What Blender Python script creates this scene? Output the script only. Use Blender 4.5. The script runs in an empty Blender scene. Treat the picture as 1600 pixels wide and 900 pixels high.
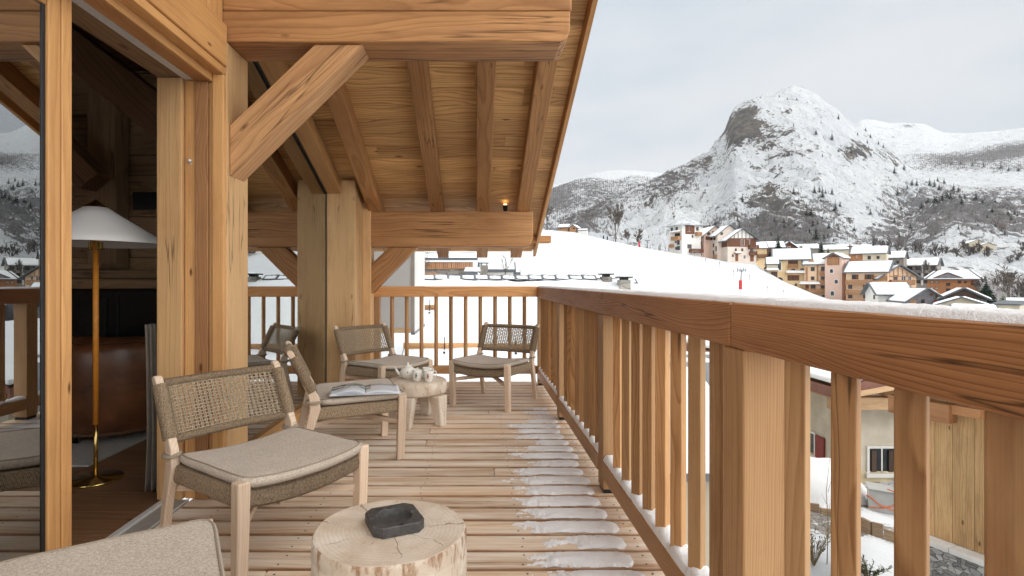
import bpy, math, random
import numpy as np
from mathutils import Vector, Matrix, noise
random.seed(7)
scene = bpy.context.scene
COL = scene.collection
R = math.radians
EYE, F, VX, VY = 1.10, 844.0, 745.0, 441.0      # eye height, focal length and vanishing point (in a 1600 px wide frame)

def at(px, py, Y):
    return Vector(((px-VX)/F*Y, Y, EYE+(VY-py)/F*Y))

def smooth(a, b, x):
    t = min(1, max(0, (x-a)/(b-a))); return t*t*(3-2*t)

# ---------------------------------------------------------------- materials
class NT:
    def __init__(s, name):
        s.m = bpy.data.materials.new(name); s.m.use_nodes = True
        s.t = s.m.node_tree; s.n = s.t.nodes; s.l = s.t.links
        s.b = s.n['Principled BSDF']; s.out = s.n['Material Output']
    def add(s, typ, **kw):
        n = s.n.new(typ)
        for k, v in kw.items():
            if k.startswith('i_'):
                n.inputs[k[2:].replace('_', ' ')].default_value = v
            else: setattr(n, k, v)
        return n
    def link(s, a, b): s.l.new(a, b)
    def math(s, op, a, b=None, c=None, clamp=False):
        n = s.n.new('ShaderNodeMath'); n.operation = op; n.use_clamp = clamp
        for i, v in enumerate((a, b, c)):
            if v is None: continue
            if isinstance(v, (int, float)): n.inputs[i].default_value = v
            else: s.l.new(v, n.inputs[i])
        return n.outputs[0]
    def vscale(s, v, sc, off=(0, 0, 0)):
        n = s.n.new('ShaderNodeMapping'); n.inputs['Scale'].default_value = sc; n.inputs['Location'].default_value = off
        s.l.new(v, n.inputs['Vector']); return n.outputs[0]
    def noise(s, v, scale, detail=3, rough=.55, dist=0):
        n = s.n.new('ShaderNodeTexNoise'); n.inputs['Scale'].default_value = scale
        n.inputs['Detail'].default_value = detail; n.inputs['Roughness'].default_value = rough
        n.inputs['Distortion'].default_value = dist
        s.l.new(v, n.inputs['Vector']); return n.outputs['Fac']
    def ramp(s, f, stops):
        n = s.n.new('ShaderNodeValToRGB'); cr = n.color_ramp
        while len(cr.elements) < len(stops): cr.elements.new(.5)
        for e, (p, c) in zip(cr.elements, stops):
            e.position = p; e.color = (*c, 1) if len(c) == 3 else c
        s.l.new(f, n.inputs[0]); return n.outputs['Color']
    def mix(s, f, a, b, mode='MIX'):
        n = s.n.new('ShaderNodeMix'); n.data_type = 'RGBA'; n.blend_type = mode
        for k, v in ((0, f), (6, a), (7, b)):
            if isinstance(v, (int, float)): n.inputs[k].default_value = v
            elif isinstance(v, tuple): n.inputs[k].default_value = (*v, 1)
            else: s.l.new(v, n.inputs[k])
        return n.outputs[2]
    def bump(s, h, strength, dist=.01):
        n = s.n.new('ShaderNodeBump'); n.inputs['Strength'].default_value = strength
        n.inputs['Distance'].default_value = dist
        s.l.new(h, n.inputs['Height']); s.l.new(n.outputs[0], s.b.inputs['Normal'])
    def attr(s, name):
        n = s.n.new('ShaderNodeAttribute'); n.attribute_name = name; return n
    def obj(s):
        return s.n.new('ShaderNodeTexCoord').outputs['Object']
    def geo(s):
        return s.n.new('ShaderNodeNewGeometry').outputs['Position']
    def col(s, c):
        if isinstance(c, tuple): s.b.inputs['Base Color'].default_value = (*c, 1)
        else: s.l.new(c, s.b.inputs['Base Color'])
    def rough(s, r):
        if isinstance(r, (int, float)): s.b.inputs['Roughness'].default_value = r
        else: s.l.new(r, s.b.inputs['Roughness'])

def wood(name, dark, light, ring=150, cath=.5, rough=.6, knots=.5, grey=None, greyamt=0, bump=.25, tone=.35, crack=0, rk=.34, patina=.6, worn=None):
    """growth rings about a pith outside the piece; 'gr' = metres along / across the piece plus an offset per piece"""
    k = NT(name); a = k.attr('gr').outputs['Vector']
    slow = k.noise(k.vscale(a, (.9, 3.2, 3.2)), 1.0, 2, .5)
    slow2 = k.noise(k.vscale(a, (1.1, 9, 9), (5, 2, 1)), 1.0, 2, .5)
    sep = k.n.new('ShaderNodeSeparateXYZ'); k.link(a, sep.inputs[0])
    y = k.math('ADD', sep.outputs[1], k.math('MULTIPLY', k.math('SUBTRACT', slow, .5), .16*cath))
    z = k.math('ADD', sep.outputs[2], k.math('MULTIPLY', k.math('SUBTRACT', slow2, .5), .028*cath))
    r = k.math('SQRT', k.math('ADD', k.math('MULTIPLY', y, y), k.math('MULTIPLY', z, z)))
    wob = k.noise(k.vscale(a, (1.0, 30, 30), (7, 1, 2)), 1.0, 2, .5)
    cw = k.n.new('ShaderNodeCombineXYZ'); k.link(k.math('MULTIPLY', r, ring*.23), cw.inputs[0])
    vary = k.noise(cw.outputs[0], 1.0, 2, .6)          # wide and narrow years
    w = k.math('FRACT', k.math('ADD', k.math('ADD', k.math('MULTIPLY', r, ring), k.math('MULTIPLY', wob, .35)), k.math('MULTIPLY', vary, 3.0)))
    rings = k.ramp(w, [(0, (0, 0, 0)), (.62, (.35,)*3), (.9, (1, 1, 1)), (1, (.05,)*3)])
    fib = k.noise(k.vscale(a, (4, 260, 260)), 1.0, 2, .6)
    big = k.noise(k.vscale(a, (.55, 2.5, 2.5), (3, 7, 9)), 1.0, 3, .6)
    f = k.math('ADD', k.math('MULTIPLY', rings, rk), k.math('MULTIPLY', fib, .36))
    f = k.math('ADD', f, k.math('MULTIPLY', k.math('SUBTRACT', big, .42), tone*1.6), clamp=True)
    c = k.ramp(f, [(.1, light), (.75, dark)])
    # handled, smoked and watermarked patches, then thin dark streaks along the grain
    pa = k.noise(k.vscale(a, (1.1, 5.5, 5.5), (11, 4, 2)), 1.0, 6, .68)
    c = k.mix(k.math('MULTIPLY', k.ramp(pa, [(.47, (0, 0, 0)), (.70, (1, 1, 1))]), patina), c, (.55, .47, .42), 'MULTIPLY')
    st = k.noise(k.vscale(a, (1.6, 75, 75), (1, 9, 5)), 1.0, 3, .6)
    c = k.mix(k.math('MULTIPLY', k.ramp(st, [(.60, (0, 0, 0)), (.72, (1, 1, 1))]), patina*.55), c, (.52, .42, .36), 'MULTIPLY')
    # every board has its own tone
    rn = k.attr('tone').outputs['Fac']
    hv = k.n.new('ShaderNodeHueSaturation'); k.link(c, hv.inputs['Color'])
    k.link(k.math('ADD', .74, k.math('MULTIPLY', rn, .44)), hv.inputs['Value'])
    hv.inputs['Saturation'].default_value = .98; hv.inputs['Hue'].default_value = .499
    c = hv.outputs[0]
    if knots:
        v = k.n.new('ShaderNodeTexVoronoi'); v.inputs['Scale'].default_value = 1.0; v.inputs['Randomness'].default_value = 1
        warp = k.vscale(a, (2.3, 6.5, 6.5), (1.7, 0, 0))
        k.link(warp, v.inputs['Vector'])
        kn = k.math('SUBTRACT', 1, k.math('MULTIPLY', v.outputs['Distance'], 1/(.075*knots+.03)), clamp=True)
        kn2 = k.ramp(kn, [(0, (0, 0, 0)), (.12, (.45,)*3), (.35, (.55,)*3), (.5, (1, 1, 1))])
        c = k.mix(kn2, c, tuple(x*.32 for x in dark))
    if grey:
        g = k.noise(k.vscale(a, (1.2, 14, 14), (4, 4, 4)), 1.0, 4, .65)
        c = k.mix(k.math('MULTIPLY', k.ramp(g, [(.35, (0, 0, 0)), (.68, (1, 1, 1))]), greyamt), c, grey)
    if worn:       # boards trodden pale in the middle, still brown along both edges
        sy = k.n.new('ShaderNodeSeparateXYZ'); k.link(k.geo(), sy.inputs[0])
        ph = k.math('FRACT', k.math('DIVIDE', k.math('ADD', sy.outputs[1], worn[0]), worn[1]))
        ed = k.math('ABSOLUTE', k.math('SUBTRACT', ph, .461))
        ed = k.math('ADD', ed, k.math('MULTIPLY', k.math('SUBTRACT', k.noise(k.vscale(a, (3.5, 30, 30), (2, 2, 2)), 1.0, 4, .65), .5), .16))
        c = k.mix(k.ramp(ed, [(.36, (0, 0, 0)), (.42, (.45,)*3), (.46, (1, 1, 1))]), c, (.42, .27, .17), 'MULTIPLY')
    h = k.math('ADD', k.math('ADD', k.math('MULTIPLY', fib, .6), k.math('MULTIPLY', rings, -.3)), k.math('MULTIPLY', pa, .9))
    if crack:
        cn = k.noise(k.vscale(a, (.45, 11, 11), (9, 3, 3)), 1.0, 4, .5)
        cm = k.ramp(k.math('ABSOLUTE', k.math('SUBTRACT', cn, .5)), [(0, (1, 1, 1)), (.018*crack, (0, 0, 0))])
        brk = k.ramp(k.noise(k.vscale(a, (1.7, 3, 3), (2, 8, 1)), 1.0, 1), [(.54, (0, 0, 0)), (.60, (.8,)*3)])
        cm = k.math('MULTIPLY', cm, brk)
        c = k.mix(cm, c, tuple(x*.18 for x in dark)); h = k.math('SUBTRACT', h, k.math('MULTIPLY', cm, 2))
    k.col(c); k.bump(h, bump, .004)
    k.rough(k.math('ADD', rough-.16, k.math('MULTIPLY', pa, .30)))
    k.b.inputs['Specular IOR Level'].default_value = .3
    return k.m

def plain(name, c, rough=.7, var=.25, scale=6, bump=0, bscale=None, metal=0, coord='Object', spec=.4, c2=None, detail=4):
    k = NT(name); v = k.obj() if coord == 'Object' else k.geo()
    f = k.noise(v, scale, detail, .6)
    c2 = c2 or tuple(x*(1-var) for x in c)
    k.col(k.ramp(f, [(.3, c2), (.7, tuple(min(1, x*(1+var*.4)) for x in c))]))
    k.rough(rough); k.b.inputs['Metallic'].default_value = metal
    k.b.inputs['Specular IOR Level'].default_value = spec
    if bump: k.bump(k.noise(v, bscale or scale*8, 4, .6), bump, .01)
    return k.m

M = {}
M['post'] = wood('larch_post', (.33, .155, .055), (.52, .31, .140), 150, .45, .55, .5, bump=.2, rk=.30)
M['rail'] = wood('larch_rail', (.22, .085, .028), (.53, .265, .108), 135, 1.0, .55, .7, bump=.3, crack=.8, rk=.42)
M['beam'] = wood('old_beam', (.26, .105, .030), (.58, .295, .108), 34, 1.3, .6, .9, grey=(.27, .13, .05), greyamt=.5, tone=.5, bump=.3, crack=1.2, rk=.34, patina=.85)
M['rafter'] = wood('rafter_wood', (.25, .105, .032), (.54, .275, .10), 40, 1.2, .6, .8, grey=(.24, .115, .045), greyamt=.5, tone=.5, bump=.3, crack=.5, rk=.36)
M['ceil'] = wood('ceiling_board', (.26, .110, .026), (.80, .49, .20), 30, 1.9, .6, 1.0, grey=(.42, .23, .09), greyamt=.4, tone=.5, bump=.25, rk=.40, patina=.6)
M['oldpost'] = wood('reclaimed_post', (.38, .185, .065), (.66, .395, .17), 60, .9, .7, .8, grey=(.50, .32, .16), greyamt=.45, bump=.35, crack=.7, rk=.22)
M['frame'] = wood('door_frame_larch', (.38, .165, .048), (.63, .345, .125), 80, .6, .5, .4, bump=.15, rk=.22)
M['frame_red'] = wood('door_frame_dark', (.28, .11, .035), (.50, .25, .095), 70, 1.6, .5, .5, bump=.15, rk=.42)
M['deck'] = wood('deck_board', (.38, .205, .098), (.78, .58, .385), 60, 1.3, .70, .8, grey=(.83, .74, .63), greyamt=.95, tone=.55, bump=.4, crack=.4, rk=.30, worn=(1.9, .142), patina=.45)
M['teak'] = wood('pale_teak', (.46, .30, .19), (.76, .59, .43), 110, .6, .6, 0, grey=(.74, .62, .50), greyamt=.4, bump=.25, patina=.35)
M['floor'] = wood('oiled_floor', (.13, .062, .028), (.27, .145, .072), 40, 1.6, .45, .7, tone=.55, bump=.2)
M['oldplank'] = wood('old_plank', (.17, .088, .04), (.37, .225, .115), 40, 1.6, .75, .9, grey=(.30, .205, .125), greyamt=.5, tone=.6, bump=.5, crack=.9)
M['darkbeam'] = wood('dark_beam', (.085, .036, .014), (.20, .095, .04), 45, 1.2, .7, .6, bump=.3, crack=1)
M['barn'] = wood('barn_plank', (.36, .19, .065), (.66, .43, .20), 40, 1.0, .7, 1.0, tone=.5, bump=.3, patina=.7)

def snow_mat(name, c=(.80, .81, .83), bscale=60, bs=.35, big=3):
    k = NT(name); v = k.geo()
    f = k.noise(v, big, 5, .6)
    k.col(k.ramp(f, [(.3, tuple(x*.93 for x in c)), (.7, c)])); k.rough(.85)
    k.bump(k.math('ADD', k.noise(v, bscale, 4, .7), k.math('MULTIPLY', k.noise(v, bscale*5, 2, .7), .5)), bs, .01)
    k.b.inputs['Specular IOR Level'].default_value = .25
    return k.m
M['snow'] = snow_mat('snow', (.87, .87, .88), bscale=90, bs=.5)
M['roofsnow'] = snow_mat('roof_snow', (.80, .81, .82), 6, .3, .7)

# deck snow gets thin and translucent at its rim through real thinness only
def fabric():
    k = NT('taupe_fabric'); v = k.obj()
    n1 = k.noise(k.vscale(v, (1, .55, 1)), 230, 3, .75); n2 = k.noise(k.vscale(v, (.6, 1, 1)), 420, 2, .6); n3 = k.noise(v, 9, 3, .5)
    f = k.math('ADD', k.math('MULTIPLY', n1, .6), k.math('MULTIPLY', n2, .4))
    c = k.ramp(f, [(.34, (.275, .225, .175)), (.50, (.455, .385, .315)), (.66, (.65, .57, .485))])
    hv = k.n.new('ShaderNodeHueSaturation'); k.link(c, hv.inputs['Color'])
    k.link(k.math('ADD', .88, k.math('MULTIPLY', n3, .24)), hv.inputs['Value'])
    k.col(hv.outputs[0]); k.rough(.95)
    k.bump(f, .8, .003); k.b.inputs['Sheen Weight'].default_value = .15
    k.b.inputs['Specular IOR Level'].default_value = .1
    return k.m
M['fabric'] = fabric()
M['piping'] = plain('fabric_piping', (.31, .25, .19), .95, .3, 300, spec=.1)

def rope(name, twill=False):
    k = NT(name); a = k.attr('gr').outputs['Vector']
    sep = k.n.new('ShaderNodeSeparateXYZ'); k.link(a, sep.inputs[0])
    u, v = sep.outputs[0], sep.outputs[1]
    st = k.math('SINE', k.math('MULTIPLY', k.math('ADD', u, k.math('MULTIPLY', v, .55)), 2*math.pi/.0062))
    st2 = k.math('SINE', k.math('MULTIPLY', k.math('SUBTRACT', u, k.math('MULTIPLY', v, .8)), 2*math.pi/.013))
    h = k.math('ADD', k.math('MULTIPLY', st, .5), k.math('MULTIPLY', st2, .22 if twill else .08))
    n = k.noise(k.obj(), 130, 3, .6)
    f = k.math('ADD', k.math('MULTIPLY', h, .28), n)
    k.col(k.ramp(f, [(.22, (.12, .080, .048)), (.5, (.31, .225, .145)), (.85, (.46, .35, .24))]))
    k.rough(.85); k.bump(h, .8, .0022); k.b.inputs['Specular IOR Level'].default_value = .25
    return k.m
M['rope'] = rope('rope_wrap'); M['ropeseat'] = rope('rope_seat', True)
M['cord'] = plain('woven_cord', (.37, .29, .20), .85, .35, 150, .3, 600, spec=.25)

def glass(name, refl=.3, tint=(.82, .86, .85)):
    k = NT(name); k.n.remove(k.b)
    tr = k.add('ShaderNodeBsdfTransparent'); tr.inputs[0].default_value = (*tint, 1)
    gl = k.add('ShaderNodeBsdfGlossy'); gl.inputs['Roughness'].default_value = 0.0; gl.inputs[0].default_value = (.93, .96, .96, 1)
    fr = k.add('ShaderNodeFresnel'); fr.inputs['IOR'].default_value = 1.7
    f = k.math('ADD', refl, k.math('MULTIPLY', fr.outputs[0], 1-refl*.6), clamp=True)
    mx = k.add('ShaderNodeMixShader'); k.link(f, mx.inputs[0]); k.link(tr.outputs[0], mx.inputs[1]); k.link(gl.outputs[0], mx.inputs[2])
    k.link(mx.outputs[0], k.out.inputs[0]); return k.m
M['glass'] = glass('coated_glass', .33, (.68, .72, .71))
M['black'] = plain('black_gasket', (.012, .012, .013), .5, .2, 20)
M['alu'] = plain('pale_aluminium', (.66, .66, .65), .4, .10, 40, metal=.15)
M['alugrey'] = plain('grey_threshold', (.36, .34, .31), .55, .15, 30, metal=.1)
M['brass'] = plain('polished_brass', (.78, .55, .20), .18, .1, 12, metal=1)
M['amber'] = plain('amber_leather_pole', (.72, .27, .035), .4, .15, 40)
def shade_mat():
    k = NT('lamp_shade_linen'); k.col((.82, .80, .78)); k.rough(.9)
    k.b.inputs['Transmission Weight'].default_value = 0
    return k.m
M['shade'] = shade_mat()
M['leather'] = plain('brown_leather', (.15, .055, .022), .30, .55, 7, .12, 160, spec=.5, detail=6)
M['curtain'] = plain('beige_curtain', (.20, .165, .135), .95, .15, 20)
M['rug'] = plain('pale_rug', (.50, .48, .45), .95, .2, 60, .3, 300)
M['ceramic'] = plain('white_ceramic', (.74, .71, .65), .22, .05, 20, spec=.5)
M['print'] = plain('ink_print', (.06, .05, .055), .4, .3, 200)
M['printred'] = plain('red_print', (.35, .03, .03), .4, .3, 200)
def ash():
    k = NT('dark_stone'); v = k.obj()
    f = k.noise(v, 60, 6, .65); g = k.noise(v, 260, 2, .6)
    c = k.ramp(f, [(.3, (.028, .026, .025)), (.7, (.082, .078, .075))])
    c = k.mix(k.ramp(g, [(.66, (0, 0, 0)), (.72, (.6, .6, .6))]), c, (.2, .19, .18))
    k.col(c); k.rough(.55); k.bump(k.noise(v, 180, 4, .6), .35, .003); return k.m
M['ash'] = ash()
M['iron'] = plain('black_iron', (.02, .02, .021), .45, .3, 30, metal=.5)
M['firebox'] = plain('black_fireplace', (.010, .010, .011), .25, .2, 8)

# ---------------------------------------------------------------- mesh builder
class MB:
    def __init__(s): s.v = []; s.f = []; s.g = []; s.mi = []; s.t = []; s.sm = []
    def add(s, vs, fs, gs=None, mi=0, tone=None, smooth=False, off=None):
        b = len(s.v); tone = random.random() if tone is None else tone
        if off is None: off = (random.uniform(-20, 20), random.choice((-1, 1))*random.uniform(.06, .2), random.uniform(-.12, .12))
        s.v += [tuple(v) for v in vs]
        gs = gs if gs is not None else vs
        s.g += [(g[0]+off[0], g[1]+off[1], g[2]+off[2]) for g in gs]
        s.t += [tone]*len(vs)
        s.f += [tuple(b+i for i in f) for f in fs]; s.mi += [mi]*len(fs); s.sm += [smooth]*len(fs)
    def obox(s, o, ex, ey, ez, mi=0, taper=None, tone=None, nseg=1, sag=None):
        """box centred at o with full edge vectors; ex is the grain direction"""
        o, ex, ey, ez = map(Vector, (o, ex, ey, ez)); L = (ex.length, ey.length, ez.length)
        vs = []; gs = []
        for i in range(nseg+1):
            u = i/nseg-.5
            k = 1 if taper is None else 1+(taper-1)*(u+.5)
            d = sag(u) if sag else Vector((0, 0, 0))
            for (b, c) in ((-.5, -.5), (.5, -.5), (.5, .5), (-.5, .5)):
                vs.append(o+ex*u+ey*b*k+ez*c*k+d); gs.append((u*L[0], b*L[1], c*L[2]))
        fs = [(3, 2, 1, 0), tuple(4*nseg+i for i in range(4))]
        for i in range(nseg):
            for j in range(4):
                fs.append((4*i+j, 4*i+(j+1) % 4, 4*i+4+(j+1) % 4, 4*i+4+j))
        if ex.cross(ey).dot(ez) < 0: fs = [f[::-1] for f in fs]
        s.add(vs, fs, gs, mi, tone); return s
    def box(s, a, b, axis='x', mi=0, tone=None, nseg=1):
        a, b = Vector(a), Vector(b); o = (a+b)/2; d = b-a
        E = {'x': Vector((abs(d.x), 0, 0)), 'y': Vector((0, abs(d.y), 0)), 'z': Vector((0, 0, abs(d.z)))}
        k = {'x': 'xyz', 'y': 'yzx', 'z': 'zxy'}[axis]
        return s.obox(o, E[k[0]], E[k[1]], E[k[2]], mi, tone=tone, nseg=nseg)
    def prism(s, poly, vec, mi=0, grain=None, tone=None):
        """closed planar polygon extruded by vec; grain = unit direction"""
        p = [Vector(q) for q in poly]; vec = Vector(vec); n = len(p)
        nrm = Vector((0, 0, 0))
        for i in range(n): nrm += p[i].cross(p[(i+1) % n])
        if nrm.dot(vec) > 0: p = p[::-1]
        g = Vector(grain).normalized() if grain else (p[1]-p[0]).normalized()
        w = vec.normalized(); h = g.cross(w)
        if h.length < 1e-4: h = g.orthogonal()
        c = sum(p, Vector())/n
        vs = p+[q+vec for q in p]
        gs = [((q-c).dot(g), (q-c).dot(h), (q-c).dot(w)) for q in vs]
        fs = [tuple(range(n)), tuple(range(2*n-1, n-1, -1))]
        fs += [((i+1) % n, i, i+n, (i+1) % n+n) for i in range(n)]
        s.add(vs, fs, gs, mi, tone); return s
    def tube(s, path, rad, sides=8, mi=0, closed=False, cap=True, smooth=True, tone=None, flat=1):
        P = [Vector(p) for p in path]; n = len(P); vs = []; gs = []; L = 0
        rad = rad if isinstance(rad, (list, tuple)) else [rad]*n
        up = Vector((0, 0, 1))
        t0 = (P[1]-P[0]).normalized()
        nx = t0.cross(up) if abs(t0.z) < .95 else t0.cross(Vector((1, 0, 0)))
        nx.normalize()
        for i in range(n):
            a = P[(i-1) % n] if (closed or i > 0) else P[0]
            b = P[(i+1) % n] if (closed or i < n-1) else P[-1]
            t = (b-a).normalized(); nx = (nx-t*nx.dot(t)).normalized(); ny = t.cross(nx)
            if i: L += (P[i]-P[i-1]).length
            for j in range(sides):
                q = 2*math.pi*j/sides
                vs.append(P[i]+(nx*math.cos(q)+ny*math.sin(q)*flat)*rad[i]); gs.append((L, rad[i]*q, 0))
        fs = []
        for i in range(n if closed else n-1):
            k = (i+1) % n
            for j in range(sides):
                fs.append((i*sides+j, i*sides+(j+1) % sides, k*sides+(j+1) % sides, k*sides+j))
        if cap and not closed:
            fs.append(tuple(range(sides))[::-1]); fs.append(tuple((n-1)*sides+j for j in range(sides)))
        s.add(vs, fs, gs, mi, tone, smooth); return s
    def lathe(s, prof, c=(0, 0, 0), sides=32, mi=0, smooth=True, wob=None, close=True):
        c = Vector(c); vs = []; n = len(prof)
        for (r, z) in prof:
            for j in range(sides):
                q = 2*math.pi*j/sides; k = wob(q, z) if wob else 1
                vs.append(c+Vector((r*k*math.cos(q), r*k*math.sin(q), z)))
        fs = [(i*sides+j, i*sides+(j+1) % sides, (i+1)*sides+(j+1) % sides, (i+1)*sides+j) for i in range(n-1) for j in range(sides)]
        if close:
            fs.append(tuple(range(sides))[::-1]); fs.append(tuple((n-1)*sides+j for j in range(sides)))
        gs = [((v-c).z, (v-c).x, (v-c).y) for v in vs]
        s.add(vs, fs, gs, mi, None, smooth, off=(random.uniform(0, 9), .02, .01)); return s
    def grid(s, fn, nu, nv, mi=0, smooth=True, gfn=None, wrap=False):
        vs = [Vector(fn(i/nu, j/nv)) for i in range(nu+1) for j in range(nv+1)]
        gs = [gfn(i/nu, j/nv) for i in range(nu+1) for j in range(nv+1)] if gfn else vs
        fs = [(i*(nv+1)+j, (i+1)*(nv+1)+j, (i+1)*(nv+1)+j+1, i*(nv+1)+j+1) for i in range(nu) for j in range(nv)]
        s.add(vs, fs, gs, mi, .5, smooth, off=(0, 0, 0)); return s
    def mesh(s, name, mats):
        me = bpy.data.meshes.new(name); me.from_pydata(s.v, [], s.f)
        for m in (mats if isinstance(mats, (list, tuple)) else [mats]): me.materials.append(M[m] if isinstance(m, str) else m)
        me.attributes.new('gr', 'FLOAT_VECTOR', 'POINT').data.foreach_set('vector', np.array(s.g, dtype=np.float32).ravel())
        me.attributes.new('tone', 'FLOAT', 'POINT').data.foreach_set('value', np.array(s.t, dtype=np.float32))
        me.polygons.foreach_set('material_index', s.mi); me.polygons.foreach_set('use_smooth', s.sm)
        me.update(); return me
    def build(s, name, mats, parent=None, bevel=0, seg=2):
        o = bpy.data.objects.new(name, s.mesh(name, mats)); COL.objects.link(o)
        if parent: o.parent = parent
        if bevel:
            b = o.modifiers.new('edge', 'BEVEL'); b.width = bevel; b.segments = seg; b.limit_method = 'ANGLE'; b.angle_limit = R(40)
        return o

def tag(o, label=None, cat=None, group=None, kind=None):
    if label: o['label'] = label
    if cat: o['category'] = cat
    if group: o['group'] = group
    if kind: o['kind'] = kind
    return o
def thing(name, label, cat, loc=(0, 0, 0), rz=0, group=None):
    o = bpy.data.objects.new(name, None); COL.objects.link(o); o.empty_display_size = .1
    o.location = loc; o.rotation_euler = (0, 0, rz); return tag(o, label, cat, group)
def copy_tree(o, parent=None):
    c = o.copy(); COL.objects.link(c)
    if parent: c.parent = parent
    for ch in list(o.children): copy_tree(ch, c)
    return c
M['rail2'] = wood('larch_dull', (.30, .135, .045), (.58, .325, .135), 140, .9, .55, .7, bump=.25, crack=.5, rk=.40)
M['post_mid'] = wood('larch_mid', (.42, .175, .055), (.66, .345, .128), 60, .9, .5, .6, bump=.2, crack=.5)
M['oldpost_l'] = wood('hewn_post', (.45, .24, .09), (.72, .46, .215), 70, .8, .6, .9, grey=(.48, .29, .14), greyamt=.4, bump=.3, crack=.5, rk=.20)
M['oldpost_b'] = wood('hewn_brace', (.36, .17, .06), (.66, .38, .165), 40, 1.4, .55, .8, grey=(.27, .125, .05), greyamt=.6, tone=.5, bump=.35, crack=.7)
def stump():
    k = NT('bleached_stump'); v = k.obj()
    sp = k.n.new('ShaderNodeSeparateXYZ'); k.link(v, sp.inputs[0])
    n = k.noise(v, 7, 5, .6); r = k.math('SQRT', k.math('ADD', k.math('MULTIPLY', sp.outputs[0], sp.outputs[0]), k.math('MULTIPLY', sp.outputs[1], sp.outputs[1])))
    ang = k.n.new('ShaderNodeMath'); ang.operation = 'ARCTAN2'; k.link(sp.outputs[1], ang.inputs[0]); k.link(sp.outputs[0], ang.inputs[1])
    aw = k.math('ADD', k.math('MULTIPLY', ang.outputs[0], 1.45), k.math('MULTIPLY', k.noise(v, 11, 4, .6), .55))
    split = k.math('ABSOLUTE', k.math('SUBTRACT', k.math('FRACT', aw), .5))
    split = k.math('MULTIPLY', k.ramp(split, [(0, (1, 1, 1)), (.012, (.6,)*3), (.028, (0, 0, 0))]), k.ramp(k.noise(v, 13, 3, .6), [(.46, (0, 0, 0)), (.56, (1, 1, 1))]))
    ring = k.math('FRACT', k.math('ADD', k.math('MULTIPLY', r, 85), k.math('MULTIPLY', n, 2.2)))
    fib = k.noise(k.vscale(v, (40, 40, 5)), 1, 4, .65)
    c = k.ramp(n, [(.3, (.50, .39, .285)), (.5, (.64, .545, .44)), (.7, (.74, .67, .58))])
    c = k.mix(k.math('MULTIPLY', k.ramp(ring, [(0, (0, 0, 0)), (.8, (.5,)*3), (1, (0, 0, 0))]), .5), c, (.40, .27, .165))
    c = k.mix(k.math('MULTIPLY', split, .85), c, (.16, .09, .05))
    c = k.mix(k.ramp(fib, [(.60, (0, 0, 0)), (.74, (.75,)*3)]), c, (.30, .16, .07))
    nz = k.n.new('ShaderNodeNewGeometry'); sn_ = k.n.new('ShaderNodeSeparateXYZ'); k.link(nz.outputs['Normal'], sn_.inputs[0])
    side = k.math('LESS_THAN', k.math('ABSOLUTE', sn_.outputs[2]), .80)
    rag = k.noise(k.vscale(v, (26, 26, 9)), 1, 5, .7); hz = k.math('MULTIPLY', k.math('SUBTRACT', sp.outputs[2], .335), 9.0)
    bark = k.ramp(k.math('ADD', rag, k.math('MULTIPLY', hz, .12)), [(.56, (0, 0, 0)), (.66, (1, 1, 1))])
    c = k.mix(k.math('MULTIPLY', k.math('MULTIPLY', bark, side), .8), c, (.25, .115, .045))
    k.col(c); k.rough(.8); k.bump(k.math('ADD', fib, k.math('SUBTRACT', k.math('MULTIPLY', k.noise(v, 90, 4, .6), .5), split)), .5, .006); return k.m
M['stump_mat'] = stump()
# ================================================================ THE DECK
mb = MB(); PITCH = .142; y = -1.9
rows = []
while y < 5.95:
    y1 = min(y+PITCH-.011, 6.0)
    x = -1.449; cuts = [x]
    if random.random() < .45: cuts.append(random.choice((-.35, .1, -.8)))
    cuts.append(.80)
    for a, b in zip(cuts, cuts[1:]): mb.box((a+.001, y, -.034), (b-.001, y1, 0), 'x')
    rows.append((y, y1)); y += PITCH
mb.box((-1.449, -1.9, -.16), (.79, 6.0, -.052), 'y', 1)
for q in range(6): mb.box((-1.4+q*.42, -1.9, -.0515), (-1.34+q*.42, 6.0, -.0345), 'y', 1)
for ya, yb in rows:          # screw heads over the joists
    for q in range(5):
        for yy in (ya+.030, yb-.030):
            cx, cy = -1.25+q*.48+random.uniform(-.012, .012), yy+random.uniform(-.004, .004)
            mb.add([(cx+.0048*math.cos(a_), cy+.0048*math.sin(a_), .0006) for a_ in [2*math.pi*i_/8 for i_ in range(8)]], [tuple(range(8))], mi=2)
tag(mb.build('deck', ['deck', 'darkbeam', 'iron'], None, .007, 2), kind='structure')

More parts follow.
